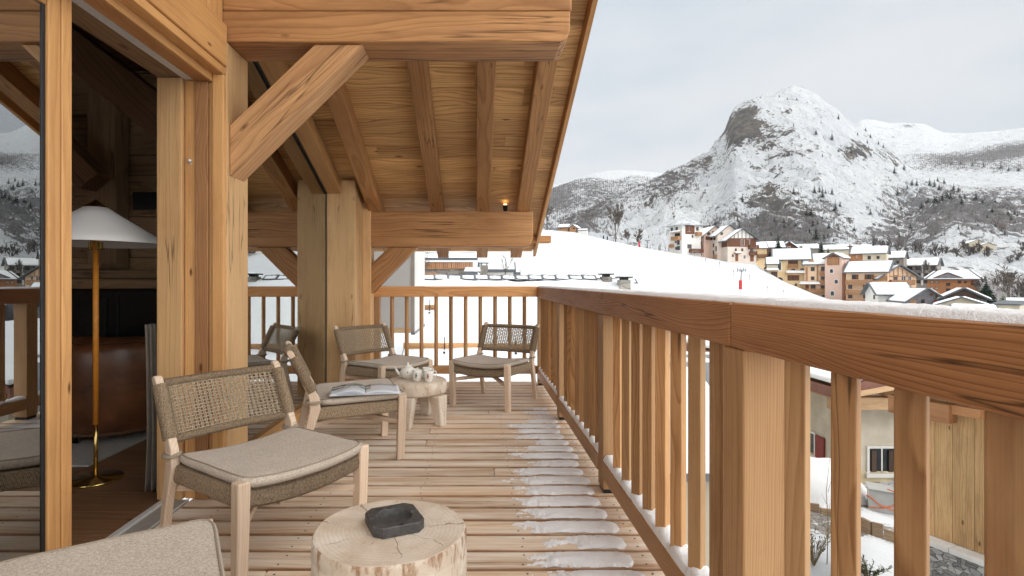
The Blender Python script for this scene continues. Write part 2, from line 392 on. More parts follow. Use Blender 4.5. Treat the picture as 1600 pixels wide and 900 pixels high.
# snow lying on the boards beside the railing
mb = MB()
for (ya, yb) in rows:
    if yb < .9 or ya > 4.75: continue
    k = smooth(4.75, 3.9, ya)
    xa = .20+.15*random.random()**1.4+.03*min(2, max(0, ya-2.2))+.16*(1-k); xb = .642-.028*random.random(); lean = random.uniform(-.3, .3)
    nx, ny = 90, 12; ym = (ya+yb)/2; hw = (yb-ya)/2-.006
    hh = {}; vs = []; fs = []
    for i in range(nx+1):
        for j in range(ny+1):
            X = xa-.10+(xb-xa+.10)*i/nx; t = (j/ny*2-1); Y = ym+t*hw
            n = noise.fractal(Vector((X*9, Y*16, 3)), .6, 2, 4)
            n2 = noise.fractal(Vector((X*55, Y*55, 1)), .7, 2, 3)
            e = min(1, (xb-X)/.045) if xb-X < .045 else 1
            round_r = math.sqrt(max(0, 1-((1-e)**2)-t*t*(.92 if e < 1 else .80)))
            left = smooth(-.10, .17, X-xa+.09*n+.035*n2)
            h = .0110*round_r*min(1, .20+left*1.1) - (1-left)*.0080 + .0024*n2*(1.2-left*.85) + .0018*n - .0022*max(0, abs(t+lean*.2+.25*n)-.62)/.38
            h -= .005*(1-k)
            hh[i, j] = h; vs.append((X, Y, .0004+max(h, -.002)))
    for i in range(nx):
        for j in range(ny):
            q = ((i, j), (i+1, j), (i+1, j+1), (i, j+1))
            if max(hh[a] for a in q) > .0006: fs.append(tuple(a*(ny+1)+b for a, b in q))
    if fs: mb.add(vs, fs, smooth=True)
tag(mb.build('snow_on_deck', 'snow'), kind='stuff')

# ================================================================ THE RAILINGS
XI, XO = .648, .790
rail = thing('balcony_railing', 'long larch railing along the open side of the deck with snow on its handrail', 'railing', (.70, 2.5, 0))
off = Vector((-.70, -2.5, 0))
def rb(m, *a, **k): return m
def rpart(mbf, name, mats, bevel=.004):
    m = MB(); mbf(m)
    m.v = [tuple(Vector(v)+off) for v in m.v]
    return m.build(name, mats, rail, bevel)
for (a, b) in ((-1.6, 1.383), (1.386, 5.90)):
    rpart(lambda m: m.box((XI, a, .934), (XO, b, 1.049), 'y'), 'handrail', 'rail', .008)
PW = .108
posts = [-.15, 1.327, 2.805, 4.306, 5.757]
for p in posts: rpart(lambda m: m.box((XI+.006, p, .022), (XI+.006+PW, p+PW, .933), 'z'), 'post', 'post', .005)
for p in posts: rpart(lambda m: m.box((XI+.012, p+.006, .001), (XI+PW, p+PW-.006, .0215), 'z'), 'post_foot', 'iron', .002)
bal = MB(); h = .0262*1.10
d45 = Vector((1, 1, 0)).normalized()*h*math.sqrt(2); e45 = Vector((-1, 1, 0)).normalized()*h*math.sqrt(2)
XB = .690
bys = [1.163-.153*k for k in range(8)]+[1.539+.1555*k for k in range(8)]+[3.03+.155*k for k in range(8)]+[4.53+.155*k for k in range(8)]
for yb in bys:
    rpart(lambda m: m.obox((XB, yb, (.933+.176)/2), (0, 0, .933-.176), d45, e45), 'baluster', 'post' if random.random() < .45 else 'rail2', .003)
for a, b in zip(posts, posts[1:]):
    rpart(lambda m: m.box((XI, a+PW+.001, .088), (XI+.090, b-.001, .175), 'y'), 'bottom_rail', 'rail2', .005)

end = thing('end_railing', 'short larch railing closing the far end of the deck', 'railing', (-.26, 5.85, 0))
eoff = Vector((.26, -5.85, 0))
def epart(f, name, mats, bevel=.004):
    m = MB(); f(m); m.v = [tuple(Vector(v)+eoff) for v in m.v]; return m.build(name, mats, end, bevel)
epart(lambda m: m.box((-1.17, 5.80, .943), (XI-.001, 5.915, 1.056), 'x'), 'handrail', 'post_mid', .006)
for k in range(10):
    xk = -.92+k*.1597
    epart(lambda m: m.obox((xk, 5.865, (.942+.195)/2), (0, 0, .942-.195), d45*.80, e45*.80), 'baluster', 'post', .003)
epart(lambda m: m.box((-1.04, 5.83, .11), (XI+.005, 5.905, .194), 'x'), 'bottom_rail', 'post', .004)
epart(lambda m: m.box((-1.163, 5.81, .002), (-1.045, 5.91, .942), 'z'), 'post', 'post', .004)

# snow lying along the rails
def cap(m, x0, x1, y0, y1, z, hgt, n=220, k=10, amp=.006, seed=0, wall=.0):
    def f(a, b):
        Y = y0+(y1-y0)*a; t = b*2-1
        nn = noise.fractal(Vector((Y*14, seed, b*3)), .7, 2, 4); n2 = noise.fractal(Vector((Y*70, seed+5, b*9)), .7, 2, 2)
        X = x0+(x1-x0)*b+(.004*nn if b < .5 else 0)
        hz = hgt*max(0, 1-abs(t)**4)**.5+amp*nn*(1-t**4)+.0016*n2*(1-t**6)
        ends = min(1, min(a, 1-a)*(y1-y0)/.02)
        return (X, Y, z+max(-.001, hz*ends))
    m.grid(f, n, k)
mb = MB(); cap(mb, XI+.010, XO+.003, -1.5, 5.9, 1.0492, .0135, 700, 12, .0025, 2)
tag(mb.build('snow_on_handrail', 'snow'), kind='stuff')
mb = MB()
allb = sorted(bys)
for a, b in zip(posts, posts[1:]):
    yy = [y for y in allb if a+PW < y < b]
    stops = [a+PW+.004]+yy+[b-.004]
    for q, (u, v) in enumerate(zip(stops, stops[1:])):
        if v-u < .03: continue
        hg = .020+.022*random.random()*(1.25-.15*v); sd = random.random()*99
        def f(s, t, u=u, v=v, hg=hg, sd=sd):
            Y = u+(v-u)*s; X = XI+.006+.082*t
            # drift banked against the baluster behind it
            e = .35+.65*s
            nn = noise.fractal(Vector((X*30, Y*24, sd)), .6, 2, 4)
            z = hg*e*max(0, 1-abs(2*t-1)**3)**.6+.006*nn
            if s in (0, 1): z = min(z, .9*hg)
            return (X, Y, .1752+max(-.001, z))
        mb.grid(f, 14, 8)
tag(mb.build('snow_on_bottom_rail', 'snow'), kind='stuff')

# ================================================================ THE CHALET
ch = thing('timber_chalet', 'timber chalet with a sloping board roof over its deck and a wide open sliding door', 'chalet', (0, 0, 0))
def P(name, f, mats, bevel=.006, parent=None):
    m = MB(); f(m); return m.build(name, mats, parent or ch, bevel)
TAN = .40
def zr(y): return 1.838+TAN*(5.61-y)             # underside of the rafters
# posts and wall
XA = -1.272
P('post', lambda m: m.box((XA-.26, 2.752, .001), (XA, 3.005, 2.324), 'z'), 'oldpost_l')
def colB(m):
    m.prism([(-1.455, 5.23, .001), (-1.455, 5.23, zr(5.23)+.1), (-1.455, 5.60, zr(5.60)+.1), (-1.455, 5.60, .001)], (.278, 0, 0), grain=(0, 0, 1))
P('column', colB, 'oldpost_l', .008)
P('column', lambda m: m.prism([(-1.7, 5.605, .001), (-1.7, 5.605, zr(5.605)+.1), (-1.7, 5.79, zr(5.79)+.1), (-1.7, 5.79, .001)], (.60, 0, 0), grain=(0, 0, 1)), 'oldpost_l', .008)
# purlins
def purlinA(m):
    z0, z1 = 2.325, 2.482; xr = .476
    pr = [(-1.30, z0), (xr-.05, z0), (xr-.018, z0+.018), (xr, z0+.06), (xr, z1), (-1.30, z1)]
    m.prism([(x, 2.75, z) for x, z in pr], (0, .255, 0), grain=(1, 0, 0), tone=.55)
P('purlin', purlinA, 'beam', .008)
P('purlin', lambda m: m.box((-1.30, 2.752, 2.4845), (.485, 3.003, 2.93), 'x', tone=.5), 'beam', .010)
def purlinB(m):
    z0, z1 = 1.466, 1.836; xr = .585
    pr = [(-1.177, z0), (xr-.09, z0), (xr-.03, z0+.02), (xr, z0+.09), (xr, z1), (-1.177, z1)]
    m.prism([(x, 5.61, z) for x, z in pr], (0, .18, 0), grain=(1, 0, 0), tone=.55)
P('purlin', purlinB, 'beam', .010)
P('purlin_end', lambda m: m.box((.60, 6.42, 1.57), (.885, 6.56, 1.655), 'x'), 'beam', .008)
# knee braces
P('brace', lambda m: m.prism([(XA, 2.775, 1.906), (XA, 2.775, 1.646), (-.585, 2.775, 2.323), (-.833, 2.775, 2.323)], (0, .178, 0), grain=(.687, 0, .677), tone=.62), 'oldpost_b', .007)
P('brace', lambda m: m.prism([(-1.177, 5.63, 1.218), (-1.177, 5.63, .905), (-.618, 5.63, 1.464), (-.917, 5.63, 1.464)], (0, .15, 0), grain=(.7, 0, .7), tone=.4), 'beam', .006)
# roof
YB, YF = -1.2, 6.70
for xc in (-1.06, -.415, .065, .485):
    w = .068
    P('rafter', lambda m: m.prism([(xc-w, YB, zr(YB)), (xc-w, YF, zr(YF)), (xc-w, YF, zr(YF)+.15), (xc-w, YB, zr(YB)+.15)], (2*w, 0, 0), grain=(0, 1, -TAN)), 'rafter', .006)
def boards(m):
    y = YB
    while y < YF+.05:
        w = random.choice((.155, .175, .19)); y1 = y+w-.003
        x = -1.9; cs = [x]
        if random.random() < .6: cs.append(random.uniform(-1, .4))
        cs.append(.705)
        for a, b in zip(cs, cs[1:]):
            z0, z1 = zr(y)+.151, zr(y1)+.151
            o = Vector(((a+b)/2, (y+y1)/2, (z0+z1)/2+.012)); ey = Vector((0, y1-y, z1-z0))
            m.obox(o, (b-a-.001, 0, 0), ey, ey.normalized().cross(Vector((-1, 0, 0)))*.022)
        y += w
P('roof_boards', boards, 'ceil', .0025)
def slab(m):
    m.prism([(-2.2, YB, zr(YB)+.19), (-2.2, YF+.08, zr(YF+.08)+.19), (-2.2, YF+.08, zr(YF+.08)+.36), (-2.2, YB, zr(YB)+.36)], (2.93, 0, 0), grain=(0, 1, -TAN))
P('roof', slab, 'floor', .004)
P('roof_snow', lambda m: m.prism([(-2.2, YB, zr(YB)+.362), (-2.2, YF, zr(YF)+.362), (-2.2, YF, zr(YF)+.62), (-2.2, YB, zr(YB)+.62)], (2.90, 0, 0), grain=(0, 1, -TAN)), 'roofsnow', .05)
P('barge_board', lambda m: m.prism([(.708, YB, zr(YB)+.06), (.708, YF+.1, zr(YF+.1)+.06), (.708, YF+.1, zr(YF+.1)+.34), (.708, YB, zr(YB)+.34)], (.034, 0, 0), grain=(0, 1, -TAN)), 'frame', .004)
P('fascia_board', lambda m: m.box((-2.2, YF+.081, zr(YF)+.11), (.706, YF+.105, zr(YF)+.32), 'x'), 'frame', .004)
# head of the glazed gable and the wall over it
def zg(y): return 1.955+.36*(5.23-y)
P('lintel_board', lambda m: m.prism([(-1.47, 2.99, zg(2.99)), (-1.47, 5.229, zg(5.229)), (-1.47, 5.229, zg(5.229)+.14), (-1.47, 2.99, zg(2.99)+.14)], (.155, 0, 0), grain=(0, 1, -.36)), 'frame', .005)
P('gable_wall', lambda m: m.prism([(-1.60, 2.99, zg(2.99)+.142), (-1.60, 5.229, zg(5.229)+.142), (-1.60, 5.229, zr(5.229)+.15), (-1.60, 2.99, zr(2.99)+.15)], (.17, 0, 0), grain=(0, 1, 0)), 'ceil', 0)
win = P('window', lambda m: m.prism([(-1.458, 3.0, .061), (-1.458, 5.229, .061), (-1.458, 5.229, zg(5.229)-.002), (-1.458, 3.0, zg(3.0)-.002)], (-.008, 0, 0)), 'glass', 0)
P('sill', lambda m: m.box((-1.50, 3.006, .001), (-1.40, 5.228, .06), 'y'), 'frame', .004, win)
P('gasket', lambda m: (m.box((-1.462, 5.2175, .062), (-1.4535, 5.2292, zg(5.23)), 'z'), m.prism([(-1.455, 3.01, zg(3.01)-.012), (-1.455, 5.21, zg(5.21)-.012), (-1.455, 5.21, zg(5.21)-.001), (-1.455, 3.01, zg(3.01)-.001)], (.012, 0, 0))), 'black', 0, win)
# doorway: jambs at the far end, heads running back along the opening
JD = 2.722
fr = P('door_frame', lambda m: (m.box((-1.356, JD+.012, .001), (-1.335, JD+.10, 2.112), 'z'), m.box((-1.334, JD, .001), (-1.277, JD+.03, 2.149), 'z'),
        m.box((-1.334, -1.9, 2.150), (-1.277, JD+.03, 2.19), 'y'), m.box((-1.356, -1.9, 2.114), (-1.335, JD+.05, 2.19), 'y'),
        m.box((-1.482, JD+.02, .001), (-1.430, JD+.10, 2.125), 'z')), 'frame', .004)
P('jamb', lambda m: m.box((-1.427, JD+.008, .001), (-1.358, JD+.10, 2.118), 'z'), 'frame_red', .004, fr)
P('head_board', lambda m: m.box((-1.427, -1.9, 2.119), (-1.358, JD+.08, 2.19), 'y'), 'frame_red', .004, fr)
P('rough_post', lambda m: m.box((-1.615, JD, .001), (-1.487, JD+.28, 2.134), 'z'), 'oldpost', .006, fr)
P('rough_head', lambda m: m.box((-1.615, -1.9, 2.136), (-1.487, JD+.28, 2.36), 'y'), 'oldplank', .006, fr)
P('door_track', lambda m: (m.box((-1.481, -1.9, 2.126), (-1.429, JD+.015, 2.19), 'y')), 'alu', .003, fr)
P('peg', lambda m: (m.tube([(-1.452, JD+.022, 1.715), (-1.452, JD+.002, 1.715)], .008, 10), m.tube([(-1.452, JD+.022, 1.70), (-1.452, JD+.018, 1.70)], .004, 8)), 'alu', 0, fr)
P('header_board', lambda m: m.box((-1.40, -1.9, 2.192), (-1.265, 2.74, 2.40), 'y', tone=.75), 'frame', .006)
P('upper_wall', lambda m: (m.box((-1.42, -1.9, 2.402), (-1.31, 2.75, 4.6), 'y'), m.box((-1.309, 2.60, 2.402), (-1.292, 2.748, 4.0), 'z'), m.box((-1.309, 2.45, 2.402), (-1.298, 2.597, 4.0), 'z')), 'frame', .004)
P('threshold', lambda m: (m.box((-1.545, -1.9, -.010), (-1.4505, JD, .006), 'y', 1), m.box((-1.568, -1.9, -.010), (-1.548, JD, .014), 'y'), m.box((-1.582, -1.9, -.010), (-1.572, JD, .011), 'y'), m.box((-1.453, -1.9, .0065), (-1.446, JD, .011), 'y')), ['alu', 'alugrey'], .002)
# sliding door leaf, run back towards the viewer
leaf = P('sliding_door', lambda m: (m.box((-1.505, 1.832, .016), (-1.452, 1.886, 2.12), 'z', tone=.5), m.box((-1.503, 1.889, .016), (-1.450, 1.936, 2.12), 'z', tone=.65),
        m.box((-1.505, -.6, .016), (-1.456, 1.79, .075), 'y'), m.box((-1.505, -.6, 2.04), (-1.456, 1.83, 2.12), 'y'), m.box((-1.505, -.7, .016), (-1.452, -.6, 2.12), 'z')), 'frame', .004)
P('pane', lambda m: m.box((-1.472, -.6, .076), (-1.466, 1.815, 2.04), 'y'), 'glass', 0, leaf)
P('gasket', lambda m: (m.box((-1.475, 1.8155, .076), (-1.462, 1.8315, 2.04), 'z'), m.box((-1.474, -.6, .0755), (-1.462, 1.815, .086), 'y')), 'black', .002, leaf)
# room behind
P('room_wall', lambda m: [m.box((-6.2, 5.0+.012*(k % 2), k*.19), (-1.62, 5.06, k*.19+.186), 'x') for k in range(17)], 'oldplank', .006)
P('room_wall', lambda m: m.box((-6.2, 5.061, -.1), (-1.62, 5.12, 3.3), 'x'), 'darkbeam', 0)
P('room_wall', lambda m: [m.box((-6.25, -2.2, k*.24), (-6.2+.01*(k % 2), 5.0, k*.24+.236), 'y') for k in range(14)], 'oldplank', .006)
P('room_wall', lambda m: (m.box((-6.2, -2.26, 0), (-4.3, -2.2, 3.3), 'x'), m.box((-2.6, -2.26, 0), (-1.45, -2.2, 3.3), 'x'), m.box((-4.299, -2.26, 0), (-2.601, -2.2, .5), 'x')), 'oldplank', 0)  # unseen rear wall; its opening is added to let sky light into the room
P('room_ceiling', lambda m: [m.box((-6.2, -2.2+k*.2, 3.05), (-1.43, -2.2+k*.2+.196, 3.09), 'x') for k in range(36)], 'darkbeam', .004)
P('ceiling_beam', lambda m: m.prism([(-3.35, 3.6, 3.04), (-1.62, 3.6, 1.62), (-1.62, 3.6, 1.98), (-3.02, 3.6, 3.04)], (0, .25, 0), grain=(.7, 0, -.7)), 'darkbeam', .01)
P('ceiling_beam', lambda m: m.prism([(-3.9, 4.2, 2.62), (-3.1, 4.2, 1.83), (-2.95, 4.2, 1.95), (-3.75, 4.2, 2.75)], (0, .2, 0), grain=(.7, 0, -.7)), 'darkbeam', .01)
P('wall_post', lambda m: (m.box((-3.34, 4.80, .95), (-3.21, 4.99, 3.04), 'z'), m.box((-3.49, 4.83, .95), (-3.342, 4.99, 3.04), 'z')), 'oldplank', .012)
P('vent', lambda m: m.box((-3.17, 4.975, 1.77), (-2.72, 4.998, 1.93), 'x'), 'black', 0)
P('mantel', lambda m: (m.box((-3.42, 4.50, 1.13), (-2.5, 4.83, 1.20), 'x'), m.box((-3.40, 4.46, 1.205), (-3.12, 4.8, 1.255), 'x'), m.box((-3.48, 4.45, 1.045), (-2.5, 4.84, 1.125), 'x')), 'oldplank', .012)
P('fireplace', lambda m: (m.box((-4.6, 4.56, .18), (-2.4, 4.97, 1.04), 'x'), m.box((-3.34, 4.545, .26), (-3.12, 4.558, .97), 'z', 1), m.box((-3.04, 4.545, .22), (-3.02, 4.558, 1.0), 'z', 1)), ['firebox', 'iron'], .004)
m = MB()
for k in range(30):
    y0 = -2.2+k*.24; cs = [-6.2, random.uniform(-5, -2.2), -1.59]
    for a, b in zip(cs, cs[1:]): m.box((a+.001, y0, -.03), (b-.001, y0+.237, -.004), 'x')
tag(m.build('room_floor', 'floor', None, .002), kind='structure')
m = MB(); m.box((-4.6, 3.22, -.0035), (-2.32, 4.5, .010), 'x')
tag(m.build('rug', 'rug', None, .004), 'pale grey rug on the dark floor under the leather armchairs', 'rug')

# uplight on the far purlin
up = thing('uplight', 'small black uplight standing on the far roof beam and lit', 'spotlight', (.30, 5.70, 1.8365))
m = MB(); m.lathe([(.018, 0), (.018, .006), (.011, .01), (.022, .02), (.026, .075), (.022, .078)], sides=16); m.build('body', 'iron', up)
k = NT('lamp_glow'); k.b.inputs['Emission Color'].default_value = (1, .62, .25, 1); k.b.inputs['Emission Strength'].default_value = 4; M['glow'] = k.m
m = MB(); m.lathe([(.019, .0785), (.016, .088), (.006, .092)], sides=16); m.build('bulb', 'glow', up)
ld = bpy.data.lights.new('uplight_beam', 'POINT'); ld.energy = .13; ld.color = (1, .66, .30); ld.shadow_soft_size = .02
lo = bpy.data.objects.new('uplight_beam', ld); COL.objects.link(lo); lo.parent = up; lo.location = (0, 0, .12)

# ================================================================ FURNITURE
lamp = thing('floor_lamp', 'brass floor lamp with white cone shade and amber pole inside the doorway', 'floor lamp', (-2.13, 3.02, -.003))
m = MB(); m.lathe([(.132, 0), (.135, .005), (.132, .012), (.02, .016), (.016, .03)], sides=48); m.build('base', 'brass', lamp)
m = MB(); m.tube([(0, 0, .02), (0, 0, .33)], .011, 14); m.build('lower_pole', 'brass', lamp)
m = MB(); m.tube([(0, 0, .31), (0, 0, 1.335)], .0145, 14); m.build('pole', 'amber', lamp)
m = MB(); m.lathe([(.375, 1.315), (.374, 1.317), (.30, 1.362), (.20, 1.426), (.12, 1.478), (.060, 1.520), (.057, 1.519), (.118, 1.475), (.198, 1.423), (.298, 1.359), (.372, 1.3145)], sides=64, close=False); m.build('lamp_shade', 'shade', lamp)
m = MB(); m.lathe([(.064, 1.521), (.030, 1.545), (.006, 1.563), (.004, 1.565)], sides=8, smooth=False); m.build('finial', 'brass', lamp)
m = MB()
for q in (-.03, -.012, .012, .03): m.box((q-.006, -.012, 1.285), (q+.006, .012, 1.33), 'z')
m.build('socket', 'brass', lamp, .003)

def armchair(loc, rz, lab):
    t = thing('leather_armchair', lab, 'armchair', loc, rz, 'leather armchairs in the room')
    m = MB(); W = .46
    def shell(a, b):            # a round the back, b over the section
        q = R(-115)+R(230)*a; th = 2*math.pi*b
        rr = .40+.09*math.copysign(abs(math.cos(th))**.7, math.cos(th)); zz = .36+.29*math.copysign(abs(math.sin(th))**.75, math.sin(th))
        zz += .035*math.cos(q)*(1 if math.sin(th) > 0 else .2); rr += .02*math.sin(th)
        return (rr*math.sin(q), rr*math.cos(q), zz)
    m.grid(shell, 40, 32); m.tube([((.49)*math.sin(q), (.49)*math.cos(q), .41) for q in [R(-110+220*i/40) for i in range(41)]], .004, 6); m.build('backrest', 'leather', t)
    m = MB()
    def seat(a, b):
        q = 2*math.pi*a; th = math.pi*b-math.pi/2
        return (.345*math.cos(q)*abs(math.cos(th))**.35, .345*math.sin(q)*abs(math.cos(th))**.35, .29+.15*math.copysign(abs(math.sin(th))**.6, th))
    m.grid(seat, 32, 14); m.build('seat', 'leather', t)
    m = MB(); m.lathe([(.40, .06), (.41, .08), (.42, .16)], sides=40); m.build('plinth', 'floor', t)
    for q in range(4):
        a = R(45+90*q); m = MB(); m.tube([(.33*math.cos(a), .33*math.sin(a), 0), (.33*math.cos(a), .33*math.sin(a), .07)], .02, 10); m.build('leg', 'iron', t)
    return t
armchair((-2.62, 3.98, .010), R(205), 'brown leather tub armchair nearest the doorway with its back to the deck')
armchair((-2.86, 4.72-.30, .010), R(180), 'second brown leather armchair standing against the black fireplace')
m = MB()
def cur(a, b):
    return (-1.735+.072*a+.012*math.sin(b*3+a), 2.83+.045*math.sin(a*17+b)+.012*b, .02+.86*b)
m.grid(cur, 30, 12)
o = m.build('curtain', 'curtain'); sd = o.modifiers.new('thick', 'SOLIDIFY'); sd.thickness = .006
tag(o, 'beige cloth hanging beside the rough door post', 'curtain')

# ---- rope lounge chairs
def make_chair():
    t = thing('lounge_chair', 'rope lounge chair', 'chair', (0, 0, 0), 0, 'rope lounge chairs on the deck')
    SX = .272
    for sx in (-1, 1):
        m = MB(); m.obox((sx*SX, 0, .2), (0, -.012, .40), (.044, 0, 0), (0, .046, 0), taper=1.12); m.build('leg', 'teak', t, .007, 3)
    # rear leg and back post sawn from one boomerang-shaped plank
    def rear(sx):
        m = MB()
        c = [(.600, 0, .032), (.560, .18, .044), (.515, .35, .062), (.520, .42, .060), (.575, .53, .046), (.655, .69, .038)]
        L = [(y-w/2, z) for y, z, w in c]; Rr = [(y+w/2, z) for y, z, w in c]
        out = L+[(c[-1][0]+.004-w2, c[-1][1]+.012) for w2 in (.010,)]+[(c[-1][0]+.012, c[-1][1]+.012)]+Rr[::-1]
        m.prism([(sx*(SX+.004)-.017, y, z) for y, z in out], (.034, 0, 0), grain=(0, .1, 1)); return m
    for sx in (-1, 1): rear(sx).build('leg', 'teak', t, .006, 3)
    # rope seat, sagging between its side rails
    def zt(x, y): return .372-.026*(1-(x/.255)**2)-.012*(y/.5)
    m = MB(); nx, ny = 28, 16
    HX, Y0, Y1 = .252, -.022, .505
    def seat(a, b):       # section runs round the slab: top, back, bottom, front
        x = -HX+2*HX*a; th = b*4
        top = zt(x, 0); hh = .074; r = .022
        per = [(Y0+r, top), (Y1, zt(x, Y1)), (Y1, zt(x, Y1)-.06), (Y0+.02, top-hh), (Y0+.004, top-hh+.012), (Y0, top-hh/2), (Y0+.005, top-.012), (Y0+r, top)]
        s = b*(len(per)-1); i = min(int(s), len(per)-2); f = s-i
        y = per[i][0]*(1-f)+per[i+1][0]*f; z = per[i][1]*(1-f)+per[i+1][1]*f
        return (x, y, z)
    m.grid(seat, nx, 42, gfn=lambda a, b: (2*HX*a, b*1.25, 0))
    for sx in (-1, 1):    # rope-wrapped side rails
        m.grid(lambda a, b: (sx*(SX-.010)+.0175*math.copysign(abs(math.cos(2*math.pi*b))**.5, math.cos(2*math.pi*b)), .018+.482*a, .333-.014*a+.038*math.copysign(abs(math.sin(2*math.pi*b))**.5, math.sin(2*math.pi*b))), 20, 24, gfn=lambda a, b: (.48*a, .22*b, 0))
    m.build('seat', 'ropeseat', t)
    # cushion with piping
    cu = MB(); CX, CY0, CY1 = .278, -.040, .492
    def out(q):           # rounded rectangle outline
        n = 13; c, s = math.cos(q), math.sin(q)
        k = (abs(c)**n+abs(s)**n)**(-1/n); return c*k, s*k
    def cush(a, b):
        q = 2*math.pi*a; ox, oy = out(q)
        if b < .42: rr = b/.42*.955; zz = 1
        elif b < .58: th = (b-.42)/.16*math.pi; rr = .955+.045*math.sin(th); zz = math.cos(th)
        else: rr = (1-b)/.42*.955; zz = -1
        x = CX*ox*rr; y = (CY0+CY1)/2+(CY1-CY0)/2*oy*rr
        puff = 1-.28*max(0, (rr-.55)/.45)**3
        base = .374-.022*(1-(min(1, abs(x)/.262))**2)-.012*(y/.5)+.022
        wr = .0016*noise.noise(Vector((x*14, y*14, 2)))
        return (x, y, base+.021*zz*puff+.0035*(1-rr)*zz+wr)
    cu.grid(cush, 112, 34); c_o = cu.build('cushion', 'fabric', t)
    pp = MB()
    for b in (.428, .572): pp.tube([cush(a/96, b) for a in range(96)], .0034, 6, closed=True)
    pp.build('piping', 'piping', c_o)
    for sx in (-1, 1):
        m = MB()
        loop = [(sx*(SX+.004)+.026*math.cos(q)*1.0, .522+.040*math.sin(q), .398+.006*math.cos(q)) for q in [2*math.pi*k/20 for k in range(20)]]
        m.tube(loop, .011, 8, closed=True, flat=.5); m.build('strap', 'piping', c_o)
    # woven backrest
    def bp(u, s):         # u across -1..1, s up the post 0..1; the panel is hollow towards the sitter's back
        y = .536+(.640-.536)*s; z = .455+(.665-.455)*s
        return Vector((u*(SX+.004), y+.030*(1-u*u), z))
    m = MB()
    for sx in (-1, 1):
        pth = [bp(sx, s)+Vector((0, 0, 0)) for s in [k/14 for k in range(15)]]
        m.tube([p-Vector((0, .004, 0)) for p in pth], .0275, 14, flat=1.05)
        for k in range(44):       # single turns of the wrapping cord
            p = bp(sx, (k+.5)/44)-Vector((0, .004, 0)); ax = Vector((0, .45, .9)).normalized(); e1 = Vector((1, 0, 0)); e2 = ax.cross(e1)
            m.tube([p+e1*.0275*math.cos(q)+e2*.0288*math.sin(q) for q in [2*math.pi*j/12 for j in range(12)]], .0026, 4, closed=True, tone=random.random())
    for s in (-.02, 1.02):
        pth = [bp(-.93+1.86*k/30, s) for k in range(31)]
        m.tube(pth, .0155, 12)
        for k in range(96):
            u = -.93+1.86*(k+.5)/96; p = bp(u, s)
            m.tube([p+Vector((.004*math.sin(q), .0160*math.cos(q), .0160*math.sin(q))) for q in [2*math.pi*j/10 for j in range(10)]], .0026, 4, closed=True, tone=random.random())
    bf = m.build('backrest', 'rope', t)
    m = MB(); NH, NV = 15, 25
    for i in range(NH):
        s = .03+.94*(i+.5)/NH
        pth = []
        for k in range(NV*2+1):
            u = -.96+1.92*k/(NV*2); p = bp(u, s); p.y += .0032*(1 if (k//2+i) % 2 else -1)*(k % 2); p.z += .0007*random.uniform(-1, 1); pth.append(p)
        m.tube(pth, .0032, 5, cap=False, tone=random.random())
    for k in range(NV):
        u = -.96+1.92*(k+.5)/NV
        for dx in (-.0034, .0034):
            pth = []
            for i in range(NH*2+1):
                s = -.02+1.04*i/(NH*2); p = bp(u, s); j = i//2
                p.y += .0034*(-1 if (k+j) % 2 else 1)*(1 if i % 2 else 0); p.x += dx+.0016*math.sin(i*math.pi/2+k*3.1); pth.append(p)
            m.tube(pth, .0029, 5, cap=False, tone=random.random())
    m.build('woven_cords', 'cord', bf)
    # crossed stretchers
    for sx in (-1, 1):
        m = MB(); a = Vector((sx*(SX-.018), .016, .225)); b = Vector((-sx*(SX-.012), .555, .262-.004*sx)); d = b-a
        sd_ = d.cross(Vector((0, 0, 1))).normalized()
        m.obox((a+b)/2+Vector((0, 0, -.008*sx)), d, sd_*.026, d.cross(sd_).normalized()*.030); m.build('stretcher', 'teak', t, .004)
    return t
proto = make_chair()
def face(f): return math.atan2(f[0], -f[1])       # rotation that turns local -Y to f
chairs = [((-.668, 2.117), (.795, -.606), 'rope lounge chair in front of the open doorway behind the log stool'),
          ((-.565, 3.62), (.94, .345), 'rope lounge chair with an open magazine lying on its cushion'),
          ((-.615, 4.70), (.75, -.66), 'rope lounge chair against the far column beside the glass wall'),
          ((.022, 4.705), (-.48, -.877), 'rope lounge chair facing the viewer in front of the end railing'),
          ((-.667, 1.334), (.87, .49), 'rope lounge chair cut off at the front, only its cushion showing beside the log stool')]
for i, ((x, y), f, lab) in enumerate(chairs):
    c = proto if i == 0 else copy_tree(proto)
    c.location = (x, y, 0); c.rotation_euler = (0, 0, face(f)); c['label'] = lab

# ---- log stool with ashtray
st = thing('log_stool', 'round log stool of pale cracked wood holding the dark ashtray', 'stool', (-.245, 1.525, 0))
def wob(q, z): return 1+.016*math.sin(q*2+1)+.010*math.sin(q*3+.4)+.007*math.sin(q*7+z*5)+.006*noise.noise(Vector((math.cos(q)*3, math.sin(q)*3, z*7)))
m = MB(); rs = .211; ztop = .405
def edge(q): return .004*abs(noise.noise(Vector((q*9, 1, 4))))+.008*max(0, noise.noise(Vector((q*3, 2, 4))))
m.lathe([(rs*.97, 0), (rs*1.0, .02), (rs*1.01, .1), (rs*1.0, .2), (rs*1.0, .3), (rs*1.0, .36)], sides=120, wob=wob, close=True)
def top(a, b):
    q = 2*math.pi*a; k = wob(q, .36)
    if b < .28: t = b/.28; r = rs*(1.0-.004*t); z = .36+(ztop-.36-.006-edge(q))*t
    elif b < .42: t = (b-.28)/.14; r = rs*(.996-.022*t-edge(q)*.4*t); z = ztop-.006-edge(q)*(1-t)+.006*math.sin(t*math.pi/2)
    else: t = (b-.42)/.58; r = rs*(.974-edge(q)*.4)*(1-t); z = ztop+.0012*noise.noise(Vector((r*20*math.cos(q), r*20*math.sin(q), 0)))
    return (r*k*math.cos(q), r*k*math.sin(q), z)
